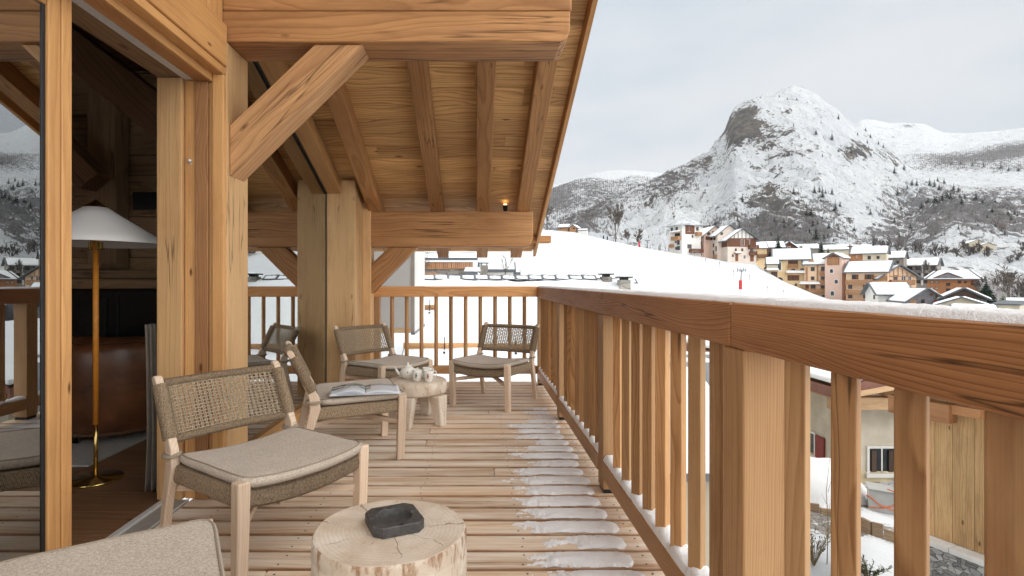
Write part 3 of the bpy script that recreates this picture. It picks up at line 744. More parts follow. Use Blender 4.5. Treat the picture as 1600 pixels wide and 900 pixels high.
m.grid(top, 180, 40, gfn=lambda a, b: (top(a, b)[2]*1.0, top(a, b)[0], top(a, b)[1]))
m.build('log', 'stump_mat', st)
a_ = thing('ashtray', 'dark stone ashtray with cut corners and a round hollow', 'ashtray', (-.236, 1.545, .4065), R(24))
m = MB(); S, Hh, cut = .073, .028, .022
prof = [(-S+cut, -S), (S-cut, -S), (S, -S+cut), (S, S-cut), (S-cut, S), (-S+cut, S), (-S, S-cut), (-S, -S+cut)]
N = 96
def ray(q):                       # distance to the octagon outline at angle q
    best = 9
    for i in range(8):
        (x1, y1), (x2, y2) = prof[i], prof[(i+1) % 8]
        dx, dy = math.cos(q), math.sin(q); ex, ey = x2-x1, y2-y1; den = dx*ey-dy*ex
        if abs(den) < 1e-9: continue
        tt = (x1*ey-y1*ex)/den; uu = (x1*dy-y1*dx)/den
        if tt > 0 and -1e-6 <= uu <= 1+1e-6: best = min(best, tt)
    return best
def ashf(a, b):
    q = 2*math.pi*a; ro = ray(q); ri = .051
    s = b*8
    P_ = [(0, 0), (ro, 0), (ro, Hh-.003), (ro-.002, Hh), (ri+.001, Hh), (ri-.002, Hh-.003), (ri-.006, .011), (ri-.016, .008), (0, .008)]
    i = min(int(s), 7); f = s-i
    r = P_[i][0]*(1-f)+P_[i+1][0]*f; z = P_[i][1]*(1-f)+P_[i+1][1]*f
    nq = min(abs((q-R(k)+math.pi) % (2*math.pi)-math.pi) for k in (0, 90, 180, 270))
    if 3 <= i <= 4 and nq*r < .0062 and r > ri-.001: z = min(z, Hh-.0065)
    return (r*math.cos(q), r*math.sin(q), z)
m.grid(ashf, 192, 48, smooth=False); m.build('body', 'ash', a_)

# ---- low carved table with tea things
tb = thing('log_table', 'low carved log table on four thick legs holding the tea set', 'table', (-.475, 4.27, 0))
m = MB(); m.lathe([(.20, .232), (.228, .236), (.236, .25), (.238, .30), (.234, .326), (.226, .331), (.10, .332)], sides=80, wob=lambda q, z: 1+.012*math.sin(q*2)+.008*math.sin(5*q+z*9)); m.build('tabletop', 'stump_mat', tb)
for (x, y) in ((.178, -.115), (-.045, -.20), (.05, .185), (-.185, .075)):
    m = MB(); o = Vector((x, y, .116)); r = Vector((x, y, 0)).normalized(); tt = Vector((-r.y, r.x, 0))
    m.obox(o+r*.01, (r.x*.03, r.y*.03, -.232), r*.105, tt*.115, taper=.62); m.build('leg', 'stump_mat', tb, .012, 3)
TZ = .3325
def lathe_thing(name, lab, cat, loc, prof, mat, group=None, rz=0):
    t = thing(name, lab, cat, loc, rz, group); m = MB(); m.lathe(prof, sides=40); m.build('body', mat, t); return t
tp = lathe_thing('teapot', 'round white teapot with a knobbed lid on the low log table', 'teapot', (-.550, 4.31, TZ), [(.030, 0), (.034, .004), (.050, .016), (.060, .036), (.061, .055), (.054, .076), (.040, .090), (.030, .094)], 'ceramic')
m = MB(); m.lathe([(.034, .094), (.030, .100), (.016, .108), (.006, .111), (.006, .116), (.010, .121), (.007, .128), (.002, .130)], sides=32); m.build('lid', 'ceramic', tp)
m = MB(); m.tube([(-.050, 0, .030), (-.075, 0, .042), (-.090, 0, .064), (-.102, 0, .086)], [.017, .013, .009, .007], 14); m.build('spout', 'ceramic', tp)
m = MB(); m.tube([(.050, .01, .074), (.078, .016, .080), (.088, .018, .058), (.076, .016, .034), (.054, .01, .028)], .0062, 10); m.build('handle', 'ceramic', tp)
m = MB(); m.box((.004, -.0616, .050), (.007, -.0600, .066), 'z'); m.box((.000, -.0612, .058), (.011, -.0598, .060), 'x'); m.build('motif', 'print', tp)
def mug(x, y, lab, prt, rz=0):
    t = lathe_thing('mug', lab, 'mug', (x, y, TZ), [(.026, 0), (.030, .003), (.036, .03), (.0385, .062), (.038, .088), (.0362, .088), (.0355, .060), (.030, .010), (.004, .008)], 'ceramic', 'white mugs by the teapot', rz)
    m = MB(); m.tube([(.035, 0, .078), (.056, 0, .078), (.062, 0, .055), (.054, 0, .034), (.034, 0, .028)], .005, 10); m.build('handle', 'ceramic', t)
    m = MB(); q0 = -rz-math.pi/2
    for (da, z0, z1) in ((-.12, .030, .062), (.05, .040, .054), (.16, .026, .044), (-.02, .060, .068)):
        q = q0+da; r = .0389-.004*(z0 < .03); c = Vector((r*math.cos(q), r*math.sin(q), (z0+z1)/2))
        m.obox(c, (0, 0, z1-z0), (.006*-math.sin(q), .006*math.cos(q), 0), (.0016*math.cos(q), .0016*math.sin(q), 0))
    m.build('motif', prt, t); return t
mug(-.465, 4.20, 'white mug with a black motif standing right of the teapot spout side', 'print', R(60))
mug(-.372, 4.17, 'white mug with a red motif, the one nearest the table edge', 'printred', R(15))
mug(-.395, 4.30, 'white mug half hidden behind the two front mugs', 'print', R(40))
# ---- magazine lying open on the second chair
mg = thing('magazine', 'open glossy magazine lying on the cushion of the second chair', 'magazine', (-.70, 3.385, .4215), R(12))
k = NT('magazine_page'); v = k.obj()
f = k.noise(k.vscale(v, (14, 22, 1)), 1, 4, .6)
pic = k.ramp(f, [(.35, (.05, .07, .09)), (.48, (.22, .27, .25)), (.55, (.45, .55, .66)), (.7, (.75, .80, .86))])
sp = k.n.new('ShaderNodeSeparateXYZ'); k.link(v, sp.inputs[0])
band = k.math('MULTIPLY', k.math('GREATER_THAN', sp.outputs[1], -.005), k.math('LESS_THAN', sp.outputs[0], .035))
k.col(k.mix(band, (.62, .66, .72), pic)); k.rough(.25); M['page'] = k.m
M['paper'] = plain('paper_edge', (.72, .72, .72), .6, .05, 30)
def pg(sx, lift):
    def f(a, b):
        u = a; x = sx*.205*u; z = .004+lift*math.sin(min(1, u*1.15)*math.pi)**.8*(1-.35*u)
        return (x, -.135+.27*b, z)
    return f
for sx, lift in ((-1, .022), (1, .013)):
    m = MB()
    for q in range(3):
        g = pg(sx, lift*(1-.33*q)); m.grid(lambda a, b: tuple(Vector(g(a, b))-Vector((sx*.004*q*a, 0, .0016*q))), 20, 4)
    o = m.build('page', 'page', mg); sd = o.modifiers.new('thick', 'SOLIDIFY'); sd.thickness = .0012; sd.offset = -1
m = MB(); m.box((-.21, -.138, .0005), (-.003, .138, .0022), 'x'); m.box((.003, -.138, .0005), (.212, .138, .0022), 'x'); m.build('cover', 'paper', mg)
# ================================================================ LAND
def lerp_tab(tab, x):
    if x <= tab[0][0]: return tab[0][1]
    for (a, va), (b, vb) in zip(tab, tab[1:]):
        if x <= b:
            t = (x-a)/(b-a); return va+(vb-va)*t
    return tab[-1][1]
CREST = [(600, (190, 352)), (780, (190, 354)), (860, (190, 357)), (900, (188, 360)), (950, (182, 371)), (1000, (176, 384)), (1050, (172, 394)), (1100, (168, 401)), (1136, (166, 408)),
         (1180, (160, 411)), (1200, (152, 424)), (1220, (147, 436)), (1240, (140, 446)), (1262, (132, 456)), (1290, (122, 469)), (1320, (110, 481)), (1360, (100, 492)), (1450, (95, 500)), (2000, (95, 505))]
def crest(px):
    if px <= CREST[0][0]: return CREST[0][1]
    for (a, va), (b, vb) in zip(CREST, CREST[1:]):
        if px <= b:
            t = (px-a)/(b-a); return tuple(p+(q-p)*t for p, q in zip(va, vb))
    return CREST[-1][1]
def ground_z(X, Y):
    n = noise.fractal(Vector((X*.02, Y*.02, 0)), .8, 2, 4)
    near = -5.05
    fz = near+.25*n
    if Y > 6:
        px = VX+F*X/Y
        px = max(500, min(1900, px)); Yc, pc = crest(px); zc = EYE+(VY-pc)/F*Yc
        if px > 1320: zc = min(zc, -6.5)
        t = (Y-22)/(Yc-22)
        if t > 0:
            zz = -5.05+(zc+5.05)*min(1, t)**1.9+.25*n*(1-min(1, t))
            if t > 1:
                over = Y-Yc
                drop = 30 if px < 1040 else (6 if px < 1190 else 3)
                hold = 4 if px < 1040 else 34
                zz -= drop*smooth(hold, hold+90, over)
                zz += -60*smooth(420, 1400, Y)
            fz = zz
    r = math.hypot(X, Y)
    fz += (.9*noise.fractal(Vector((X*.006, Y*.006, 7)), .9, 2, 3))*smooth(30, 120, r)*(0.4 if Y > 0 else 1)
    if Y > 25: fz += .22*noise.fractal(Vector((X*.07, Y*.05, 5)), .9, 2, 4)*smooth(25, 60, Y)*smooth(200, 150, Y)
    if Y < 20: fz += -20*smooth(150, 900, r)
    # right foreground: bank below the balcony
    if 0 < Y < 60 and X > 2: fz += .35*noise.fractal(Vector((X*.35, Y*.35, 3)), .8, 2, 3)*smooth(60, 20, Y)
    return fz
th = [a*.35 for a in range(-128, 166)]+[58+3.0*k for k in range(1, 86)]
rad = [1.5*1.068**k for k in range(0, 134)]
vs = []; nr = len(rad)
dirt = []
for a in th:
    s_, c_ = math.sin(R(a)), math.cos(R(a))
    for r in rad:
        X, Y = r*s_, r*c_; vs.append((X, Y, ground_z(X, Y)))
        d = 0
        if 3 < X < 16 and 8 < Y < 22:
            d = .75*smooth(2.6, .6, abs(Y-(15.3-.10*(X-9))-.5*math.sin(X*.8)))*smooth(7.5, 9, X)
            d = max(d, .55*smooth(1.3, .2, abs(Y-13.1+.35*(X-9))))
            d = max(d, .62*smooth(3.0, .8, math.hypot(X-4.8, Y-9.5)))
        dirt.append(d)
fs = []
for i in range(len(th)):
    k = (i+1) % len(th)
    for j in range(nr-1): fs.append((i*nr+j, i*nr+j+1, k*nr+j+1, k*nr+j))
vs.append((0, 0, -5.05)); c0 = len(vs)-1; dirt.append(0)
fs += [(i*nr, ((i+1) % len(th))*nr, c0) for i in range(len(th))]
me = bpy.data.meshes.new('ground'); me.from_pydata(vs, [], [f[::-1] for f in fs])
me.attributes.new('dirt', 'FLOAT', 'POINT').data.foreach_set('value', dirt)
me.polygons.foreach_set('use_smooth', [True]*len(fs))
k = NT('snowy_ground'); v = k.geo()
n1 = k.noise(v, 1.6, 6, .7); n2 = k.noise(v, 14, 4, .7)
sn = k.ramp(k.noise(v, .35, 5, .6), [(.3, (.60, .62, .645)), (.7, (.67, .68, .69))])
gr = k.ramp(n2, [(.3, (.07, .06, .05)), (.5, (.19, .17, .15)), (.7, (.33, .31, .29))])
f = k.math('ADD', k.attr('dirt').outputs['Fac'], k.math('MULTIPLY', k.math('SUBTRACT', n1, .5), 1.5))
k.col(k.mix(k.ramp(f, [(.40, (0, 0, 0)), (.47, (1, 1, 1))]), sn, gr)); k.rough(.9)
k.bump(k.math('ADD', n2, k.math('MULTIPLY', n1, 2)), .5, .05); me.materials.append(k.m)
go = bpy.data.objects.new('ground', me); COL.objects.link(go); tag(go, kind='structure')

# ---- mountains: height fields sampled on a fan of columns; every row has its own true distance
def gauss(px, py, cx, cy, sx, sy, rot=0):
    dx, dy = px-cx, py-cy
    if rot: c, s = math.cos(R(rot)), math.sin(R(rot)); dx, dy = dx*c+dy*s, -dx*s+dy*c
    return math.exp(-(dx/sx)**2-(dy/sy)**2)
class Field:
    def __init__(s, name, pxs, rows, foot, ridge, y0, y1, g, amp, rock, wood_, back=.55, seed=0, streak=1.0):
        s.pxs = pxs; s.rows = rows; s.pt = {}; vs = []; ra = []; wa = []
        nb = 10
        for i, px in enumerate(pxs):
            pf, pr = lerp_tab(foot, px), lerp_tab(ridge, px); Y0, Y1 = lerp_tab(y0, px), lerp_tab(y1, px)
            for j in range(rows+1+nb):
                if j <= rows:
                    t = j/rows; Y = Y0+(Y1-Y0)*t
                    py = pf+(pr-pf)*g(t, px); z = EYE+(VY-py)/F*Y
                else:
                    q = (j-rows)/nb; Y = Y1*(1+back*q); z = (EYE+(VY-pr)/F*Y1)*(1-q*q*1.1)
                X = (px-VX)/F*Y
                e = math.sin(min(1, j/rows)*math.pi)**.6*.72+.28 if j <= rows else .3
                n = noise.ridged_multi_fractal(Vector((X*.0042, Y*.0028, seed)), 1.0, 2.1, 6, 1.0, 2.0)-1.1
                n2 = noise.fractal(Vector((X*.02, Y*.02, seed+3)), .9, 2, 4)
                z += amp*e*(n*.8+n2*.35)
                py2 = VY-(z-EYE)/Y*F
                if j <= rows: s.pt[i, j] = (X, Y, z, py2)
                vs.append((X, Y, z)); ra.append(rock(px, py2)); wa.append(wood_(px, py2))
        nr = rows+1+nb
        fs = [(i*nr+j, (i+1)*nr+j, (i+1)*nr+j+1, i*nr+j+1) for i in range(len(pxs)-1) for j in range(nr-1)]
        me = bpy.data.meshes.new(name); me.from_pydata(vs, [], fs)
        me.attributes.new('rock', 'FLOAT', 'POINT').data.foreach_set('value', ra)
        me.attributes.new('wood', 'FLOAT', 'POINT').data.foreach_set('value', wa)
        me.polygons.foreach_set('use_smooth', [True]*len(fs)); me.materials.append(M['mountain'])
        s.o = bpy.data.objects.new(name, me); COL.objects.link(s.o); tag(s.o, kind='structure'); s.wf = wood_
    def find(s, px, py):
        i = min(range(len(s.pxs)), key=lambda q: abs(s.pxs[q]-px))
        for j in range(s.rows+1):
            if s.pt[i, j][3] <= py: return Vector(s.pt[i, j][:3])
        return None
k = NT('snowy_mountain'); v = k.geo()
sl = k.noise(k.vscale(v, (.016, .016, .005)), 1, 7, .72)
fi = k.noise(k.vscale(v, (.11, .11, .05)), 1, 5, .72)
rk = k.math('ADD', k.attr('rock').outputs['Fac'], k.math('MULTIPLY', k.math('SUBTRACT', k.math('ADD', k.math('MULTIPLY', sl, .6), k.math('MULTIPLY', fi, .4)), .5), 5.2))
rmask = k.ramp(rk, [(.52, (0, 0, 0)), (.66, (1, 1, 1))])
rcol = k.ramp(k.noise(k.vscale(v, (1, 1, .45)), .05, 7, .75), [(.3, (.03, .03, .032)), (.5, (.085, .077, .072)), (.7, (.21, .165, .12))])
wd = k.math('ADD', k.attr('wood').outputs['Fac'], k.math('MULTIPLY', k.math('SUBTRACT', k.noise(k.vscale(v, (.06, .06, .026)), 1, 7, .78), .5), 5.0))
wmask = k.ramp(wd, [(.45, (0, 0, 0)), (.64, (.9,)*3)])
wcol = k.ramp(fi, [(.3, (.045, .043, .047)), (.7, (.16, .145, .14))])
c = k.mix(rmask, k.ramp(sl, [(.3, (.51, .535, .57)), (.6, (.67, .68, .69))]), rcol); c = k.mix(wmask, c, wcol)
k.col(c); k.rough(.9); k.bump(k.math('ADD', k.math('MULTIPLY', sl, 3), fi), .8, 16); M['mountain'] = k.m

def rock_main(px, py):
    r = .95*gauss(px, py, 1163, 190, 17, 36, 25)+.75*gauss(px, py, 1150, 200, 18, 20)
    r += .62*gauss(px, py, 1205, 208, 34, 26)+.30*gauss(px, py, 1118, 235, 34, 22, -45)+.16*gauss(px, py, 1080, 255, 40, 14, -25)
    r += .62*gauss(px, py, 1335, 238, 30, 20)+.34*gauss(px, py, 1215, 258, 60, 24)+.55*gauss(px, py, 1195, 335, 75, 46)
    r += .32*gauss(px, py, 1390, 240, 24, 22)+.30*gauss(px, py, 1290, 178, 34, 16)+.36*gauss(px, py, 1045, 288, 34, 22)
    r -= .30*gauss(px, py, 1090, 330, 90, 17, -38)+.25*gauss(px, py, 1330, 292, 50, 26)+.2*gauss(px, py, 1255, 165, 45, 30)
    return r+.11
def wood_main(px, py):
    w = .55*gauss(px, py, 1225, 355, 100, 45)+.60*gauss(px, py, 1150, 375, 90, 32)+.55*gauss(px, py, 1270, 372, 65, 38)
    w += .62*gauss(px, py, 1045, 285, 60, 26, -20)+.55*gauss(px, py, 905, 362, 70, 26)+.7*gauss(px, py, 930, 328, 50, 13, -30)
    w += .62*gauss(px, py, 1430, 330, 75, 34, 12)+.70*gauss(px, py, 1520, 335, 90, 24, 14)+.5*gauss(px, py, 1400, 372, 60, 24)
    w += .52*gauss(px, py, 1590, 335, 80, 40)+.4*gauss(px, py, 1600, 300, 130, 16)+.3*gauss(px, py, 1480, 388, 90, 12)
    w -= .6*gauss(px, py, 1085, 335, 100, 15, -40)+.6*gauss(px, py, 1340, 320, 30, 48, -25)+.8*gauss(px, py, 1540, 408, 90, 18)+.4*gauss(px, py, 1520, 280, 110, 9, 9)
    return max(0, w+.03)
pxs = [780+2.5*i for i in range(400)]
RIDGE = [(780, 372), (870, 352), (883, 345), (915, 329), (950, 313), (985, 300), (1010, 287), (1035, 272), (1060, 259), (1085, 249), (1105, 240), (1117, 225), (1132, 207), (1140, 185), (1147, 169), (1162, 158), (1190, 147), (1212, 141), (1236, 135), (1252, 136), (1280, 150), (1305, 166), (1335, 188), (1365, 212), (1395, 238), (1415, 256), (1440, 272), (1470, 282), (1510, 288), (1560, 290), (1620, 296), (1800, 300)]
FOOT = [(780, 420), (1000, 415), (1200, 425), (1300, 430), (1400, 452), (1800, 462)]
def gmain(t, px):
    s = smooth(1380, 1500, px)
    a = t**.82+.05*math.sin(t*9+px*.004)*t*(1-t); b = t**.42
    return a*(1-s)+b*s
main = Field('mountain', pxs, 230, FOOT, RIDGE, [(780, 250), (1180, 330), (1300, 300), (1400, 230), (1800, 190)], [(780, 900), (985, 1250), (1150, 1500), (1400, 1600), (1500, 1700), (1800, 1700)], gmain, 42, rock_main, wood_main, seed=2)
def wood_hill(px, py):
    w = .75*gauss(px, py, 925, 300, 110, 24)+.7*gauss(px, py, 860, 312, 40, 26)-.5*gauss(px, py, 905, 303, 16, 8)-.4*gauss(px, py, 960, 296, 20, 7)+.08
    return w
hill = Field('hills', [760+3*i for i in range(130)], 70, [(700, 372), (1150, 330)], [(760, 330), (845, 303), (866, 292), (897, 282), (921, 278), (937, 279), (955, 283), (975, 279), (990, 275), (1015, 276), (1060, 285), (1150, 320)],
             [(760, 1300)], [(760, 2500)], lambda t, p: t**.9, 22, lambda a, b: .0, wood_hill, seed=11)
def wood_r(px, py):
    return .95*gauss(px, py, 1560, 243, 75, 9, -6)+.85*gauss(px, py, 1590, 232, 55, 10, -6)+.62*gauss(px, py, 1470, 247, 55, 9)+.5*gauss(px, py, 1590, 262, 70, 8)+.30*gauss(px, py, 1460, 262, 80, 8)+.02
hill_r = Field('hills', [1330+3*i for i in range(150)], 70, [(1330, 305), (1800, 310)], [(1330, 268), (1390, 245), (1420, 238), (1480, 239), (1520, 232), (1560, 225), (1600, 217), (1680, 208), (1800, 205)],
               [(1330, 1750)], [(1330, 2700)], lambda t, p: t**.85, 16, lambda a, b: .06, wood_r, seed=21)
far = Field('far_mountain', [1300+3*i for i in range(170)], 60, [(1300, 262), (1800, 245)], [(1300, 215), (1345, 187), (1365, 187), (1392, 192), (1420, 192), (1445, 194), (1458, 199), (1475, 207), (1500, 209), (1530, 207), (1570, 203), (1600, 200), (1700, 192), (1800, 186)],
            [(1300, 3000)], [(1300, 4600)], lambda t, p: t**.9, 26, lambda a, b: .08+.35*gauss(a, b, 1420, 196, 16, 4), lambda a, b: .0, seed=31)
far2 = Field('far_mountain', [760+4*i for i in range(110)], 40, [(760, 320)], [(760, 300), (860, 290), (905, 278), (930, 270), (955, 266), (985, 266), (1020, 269), (1060, 274), (1190, 290)],
             [(760, 3200)], [(760, 4800)], lambda t, p: t**.9, 18, lambda a, b: .08, lambda a, b: 0., seed=41)

# ---- leafless woods on the slopes: far too many to count
rng = random.Random(5)
def woods(name, field, n, hmin, hmax, box, thr=.12, mat='twig', dense=1.0):
    V = []; Fc = []
    tries = 0; c = 0
    while c < n and tries < n*40:
        tries += 1
        i = rng.randrange(len(field.pxs)); j = rng.randrange(field.rows)
        X, Y, z, py = field.pt[i, j]; px = field.pxs[i]
        if not (box[0] < px < box[1] and box[2] < py < box[3]): continue
        w = field.wf(px, py)+.35*noise.fractal(Vector((X*.012, Y*.012, 9)), .8, 2, 3)
        if w < thr or rng.random() > min(1, w*1.3)*(Y/1200)**1.2: continue
        c += 1; h = rng.uniform(hmin, hmax)
        X += rng.uniform(-2, 2); ang = rng.uniform(0, math.pi)
        for q in range(rng.randint(5, 8)):
            a = ang+q*1.1; lean = rng.uniform(.05, .30) if q else 0
            hh = h*(rng.uniform(.6, 1)); z0 = z-.5+(h*.22*rng.random() if q else 0); w_ = h*(.014 if q else .011)
            dx, dy = math.cos(a), math.sin(a); b = len(V)
            V += [(X-w_, Y, z0), (X+w_, Y, z0), (X+dx*lean*hh+w_*.5, Y+dy*lean*hh, z0+hh*(.8 if q else 1)), (X+dx*lean*hh-w_*.5, Y+dy*lean*hh, z0+hh*(.8 if q else 1))]
            Fc.append((b, b+1, b+2, b+3))
    me = bpy.data.meshes.new(name); me.from_pydata(V, [], Fc); me.materials.append(M[mat])
    o = bpy.data.objects.new(name, me); COL.objects.link(o); return tag(o, kind='stuff')
M['twig'] = plain('bare_twigs', (.13, .112, .105), .9, .5, .06, coord='Geo')
M['twigbrown'] = plain('brown_twigs', (.13, .088, .076), .9, .45, .08, coord='Geo')
M['bark'] = plain('grey_bark', (.135, .11, .095), .9, .4, 3)
M['needle'] = plain('spruce_needles', (.022, .042, .028), .85, .5, .8, coord='Geo')
M['needlegreen'] = plain('bright_needles', (.09, .13, .03), .85, .4, 1.2, coord='Geo')
woods('bare_woods', main, 13000, 3, 6.5, (780, 1330, 230, 425), .18)
woods('bare_woods', main, 9000, 3, 6.5, (1330, 1700, 262, 425), .16, 'twigbrown')
woods('bare_woods', hill, 3500, 7, 12, (760, 1040, 270, 360), .25, 'twig')
woods('bare_woods', hill_r, 2600, 6, 11, (1380, 1700, 215, 275), .30, 'twig')

# ---- trees
def spruce_mesh(h, r, seed, layers=13, per=11):
    g = random.Random(seed); m = MB()
    m.tube([(0, 0, 0), (0, 0, h*.5), (0, 0, h)], [r*.07, r*.045, .01], 6)
    n = MB()
    for i in range(layers):
        t = i/(layers-1); z = h*(.08+.90*t); rr = r*(1-t)**.85+.02*r
        for q in range(per):
            a = 2*math.pi*(q+g.random())/per; L = rr*g.uniform(.65, 1.12); dr = L*g.uniform(.30, .62)
            d = Vector((math.cos(a), math.sin(a), 0)); sd_ = Vector((-d.y, d.x, 0)); up = Vector((0, 0, 1))
            p0 = up*(z+.03*h*g.random()); p1 = d*L*.55+up*(z-dr*.35); p2 = d*L+up*(z-dr)
            w = L*g.uniform(.16, .28)
            n.add([p0-sd_*w*.3, p0+sd_*w*.3, p1+sd_*w, p2, p1-sd_*w], [(0, 1, 2, 3, 4)])
            for e in (-1, 1):
                k_ = p1+sd_*e*w*.6; n.add([p1*.6+p0*.4, p1, k_+d*L*.30+sd_*e*w*1.2-up*dr*.45], [(0, 1, 2)])
    return m.mesh('trunk', 'bark'), n
def conifer(name, lab, pos, h, r, seed, mat='needle', group=None, layers=13, per=11, cat='tree', snow=False):
    t = thing(name, lab, cat, pos, 0, group); tm, n = spruce_mesh(h, r, seed, layers, per)
    o = bpy.data.objects.new('trunk', tm); COL.objects.link(o); o.parent = t
    n.build('crown', mat, t); return t
def bare_mesh(h, seed, spread=.5, depth=4, tw=.03, nb=(4, 6), thin=1.0):
    g = random.Random(seed); tr = MB(); cr = MB()
    def grow(p, d, L, r, lev):
        k_ = 4; pts = [p]; q = p; dd = d.copy()
        for i in range(k_):
            dd = (dd+Vector((g.uniform(-1, 1), g.uniform(-1, 1), g.uniform(-.3, .7)))*.16).normalized(); q = q+dd*L/k_; pts.append(q)
        (tr if lev < 1 else cr).tube(pts, [r*(1-.55*i/k_) for i in range(k_+1)], 5 if lev < 2 else 3, cap=False, smooth=lev < 2)
        if lev >= depth: return
        for b in range(g.randint(*nb) if lev else g.randint(*nb)+2):
            f = g.uniform(.35, 1) if lev else g.uniform(.30, 1); i = min(int(f*k_), k_-1); pp = pts[i].lerp(pts[i+1], f*k_-i)
            side = Vector((g.uniform(-1, 1), g.uniform(-1, 1), g.uniform(-.2, .5))).normalized()
            nd = (dd*(1-spread)+side*spread+Vector((0, 0, .18))).normalized()
            grow(pp, nd, L*g.uniform(.42, .68), max(r*.5, tw*.35), lev+1)
    grow(Vector((0, 0, -.3)), Vector((0, 0, 1)), h*.55, h*.016*thin, 0)
    return tr, cr
def bare_tree(name, lab, pos, h, seed, group=None, mat='bark', **kw):
    t = thing(name, lab, 'tree', pos, 0, group); a, b = bare_mesh(h, seed, **kw)
    a.build('trunk', mat, t); b.build('crown', mat, t); return t
def gz(px, Y):
    X = (px-VX)/F*Y; return Vector((X, Y, ground_z(X, Y)-.1))

# dark conifers scattered on the mountain
cpos = [(1272, 303, 14), (1286, 308, 17), (1268, 343, 16), (1306, 332, 18), (1275, 376, 22), (1309, 360, 13), (1296, 356, 14), (1161, 317, 14), (1241, 304, 13), (1361, 335, 12), (1301, 219, 12), (1311, 188, 9), (1274, 211, 10), (1279, 301, 12), (1299, 304, 12),
        (1403, 310, 15), (1425, 290, 11), (1433, 290, 11), (1453, 290, 13), (1459, 293, 12), (1467, 299, 12), (1480, 310, 13), (1486, 313, 12), (1465, 284, 9), (1476, 287, 10), (1524, 311, 14), (1489, 297, 11), (1498, 300, 10), (1461, 319, 12), (1473, 319, 11), (1441, 326, 13), (1503, 320, 12),
        (1398, 271, 12), (1413, 266, 11), (1405, 322, 9), (1240, 198, 6), (1217, 152, 5), (1229, 156, 5), (1245, 158, 5), (1330, 240, 8), (1355, 224, 7), (1352, 206, 7), (1360, 216, 8), (1372, 228, 7), (1380, 232, 8), (1238, 245, 7), (1285, 245, 6), (1341, 212, 6), (1237, 226, 5)]
protos = []
for s_ in range(3):
    protos.append(conifer('conifer', 'dark conifer standing alone on the snowy mountainside', (0, 0, 0), 1, .30, 40+s_, group='dark conifers on the mountainside', layers=10, per=9))
g2 = random.Random(12); n_ = 0
while n_ < 75:
    px, py = g2.uniform(1060, 1590), g2.uniform(285, 392)
    if g2.random() < wood_main(px, py)*.9: cpos.append((px, py, g2.uniform(5, 10.5))); n_ += 1
used = 0
for i, (px, py, hp) in enumerate(cpos):
    p = main.find(px, py)
    if p is None: continue
    c = protos[used] if used < 3 else copy_tree(protos[used % 3]); used += 1
    h = hp/F*p.y; c.location = p-Vector((0, 0, .3)); c.scale = (h, h, h)
p2 = 0
for (px, py, hp) in [(1519, 262, 9), (1537, 262, 9), (1563, 265, 11), (1577, 268, 10), (1590, 268, 9), (1487, 258, 7), (1502, 258, 7)]:
    p = hill_r.find(px, py) or main.find(px, py)
    if p is None: continue
    c = copy_tree(protos[p2 % 3]); p2 += 1; h = hp/F*p.y; c.location = p-Vector((0, 0, .3)); c.scale = (h, h, h)
    c['label'] = 'tiny dark conifer on the far right hills'; c['group'] = 'dark conifers on the far hills'
# ================================================================ THE VILLAGE
M['white'] = plain('white_render', (.66, .645, .60), .85, .10, .8)
M['pinkpale'] = plain('pale_pink_render', (.68, .58, .50), .85, .12, .7)
M['pink'] = plain('pink_render', (.67, .47, .38), .85, .08, .8)
M['yellow'] = plain('ochre_render', (.70, .52, .30), .85, .10, .8)
M['tan'] = plain('tan_render', (.70, .49, .33), .85, .10, .8)
M['cream'] = plain('cream_render', (.56, .49, .37), .85, .12, .8)
M['orange'] = plain('orange_cladding', (.38, .165, .07), .75, .25, 2)
M['brown'] = plain('brown_cladding', (.155, .065, .038), .8, .25, 2)
M['balc'] = plain('balcony_wood', (.40, .21, .105), .8, .25, 3)
M['greywood'] = plain('weathered_grey_wood', (.19, .18, .19), .85, .3, 2)
M['greyrender'] = plain('grey_brown_render', (.27, .235, .20), .9, .3, 1)
M['slate'] = plain('grey_slate', (.13, .14, .15), .7, .3, 2)
M['frostslate'] = plain('snow_dusted_slate', (.52, .53, .54), .85, .75, .35, c2=(.17, .18, .19), detail=6)
M['win'] = plain('dark_window', (.03, .033, .038), .12, .3, 1, spec=.6)
M['winframe'] = plain('white_window_frame', (.68, .67, .64), .6, .08, 3)
M['shutter'] = plain('brown_shutter', (.19, .075, .035), .75, .2, 3)
M['darkframe'] = plain('dark_window_frame', (.09, .055, .04), .7, .2, 3)
M['lightwin'] = plain('bright_window', (.45, .47, .44), .3, .1, 2)
M['red'] = plain('red_padding', (.50, .025, .03), .6, .15, 4)
M['steel'] = plain('grey_steel', (.20, .21, .22), .45, .15, 6, metal=.6)

def snow_slab(mb, quad, th, rs, inset=0):
    """thick snow lying on a roof plane given by its four corners; uneven surface and lip"""
    a, b, c, d = quad
    nrm = (b-a).cross(d-a).normalized()
    if nrm.z < 0: nrm = -nrm
    def f(u, v):
        uu = inset+(1-2*inset)*u; vv = inset+(1-2*inset)*v
        p = a.lerp(b, uu).lerp(d.lerp(c, uu), vv)
        e = min(u, 1-u, v, 1-v)
        n = noise.fractal(p*1.1+Vector((rs, 0, 0)), .7, 2, 3)
        h = 0 if e <= 0 else th*min(1, (e/.035))**.5*(1+.22*n)
        return p+nrm*(h+.01)
    mb.grid(f, 22, 14)

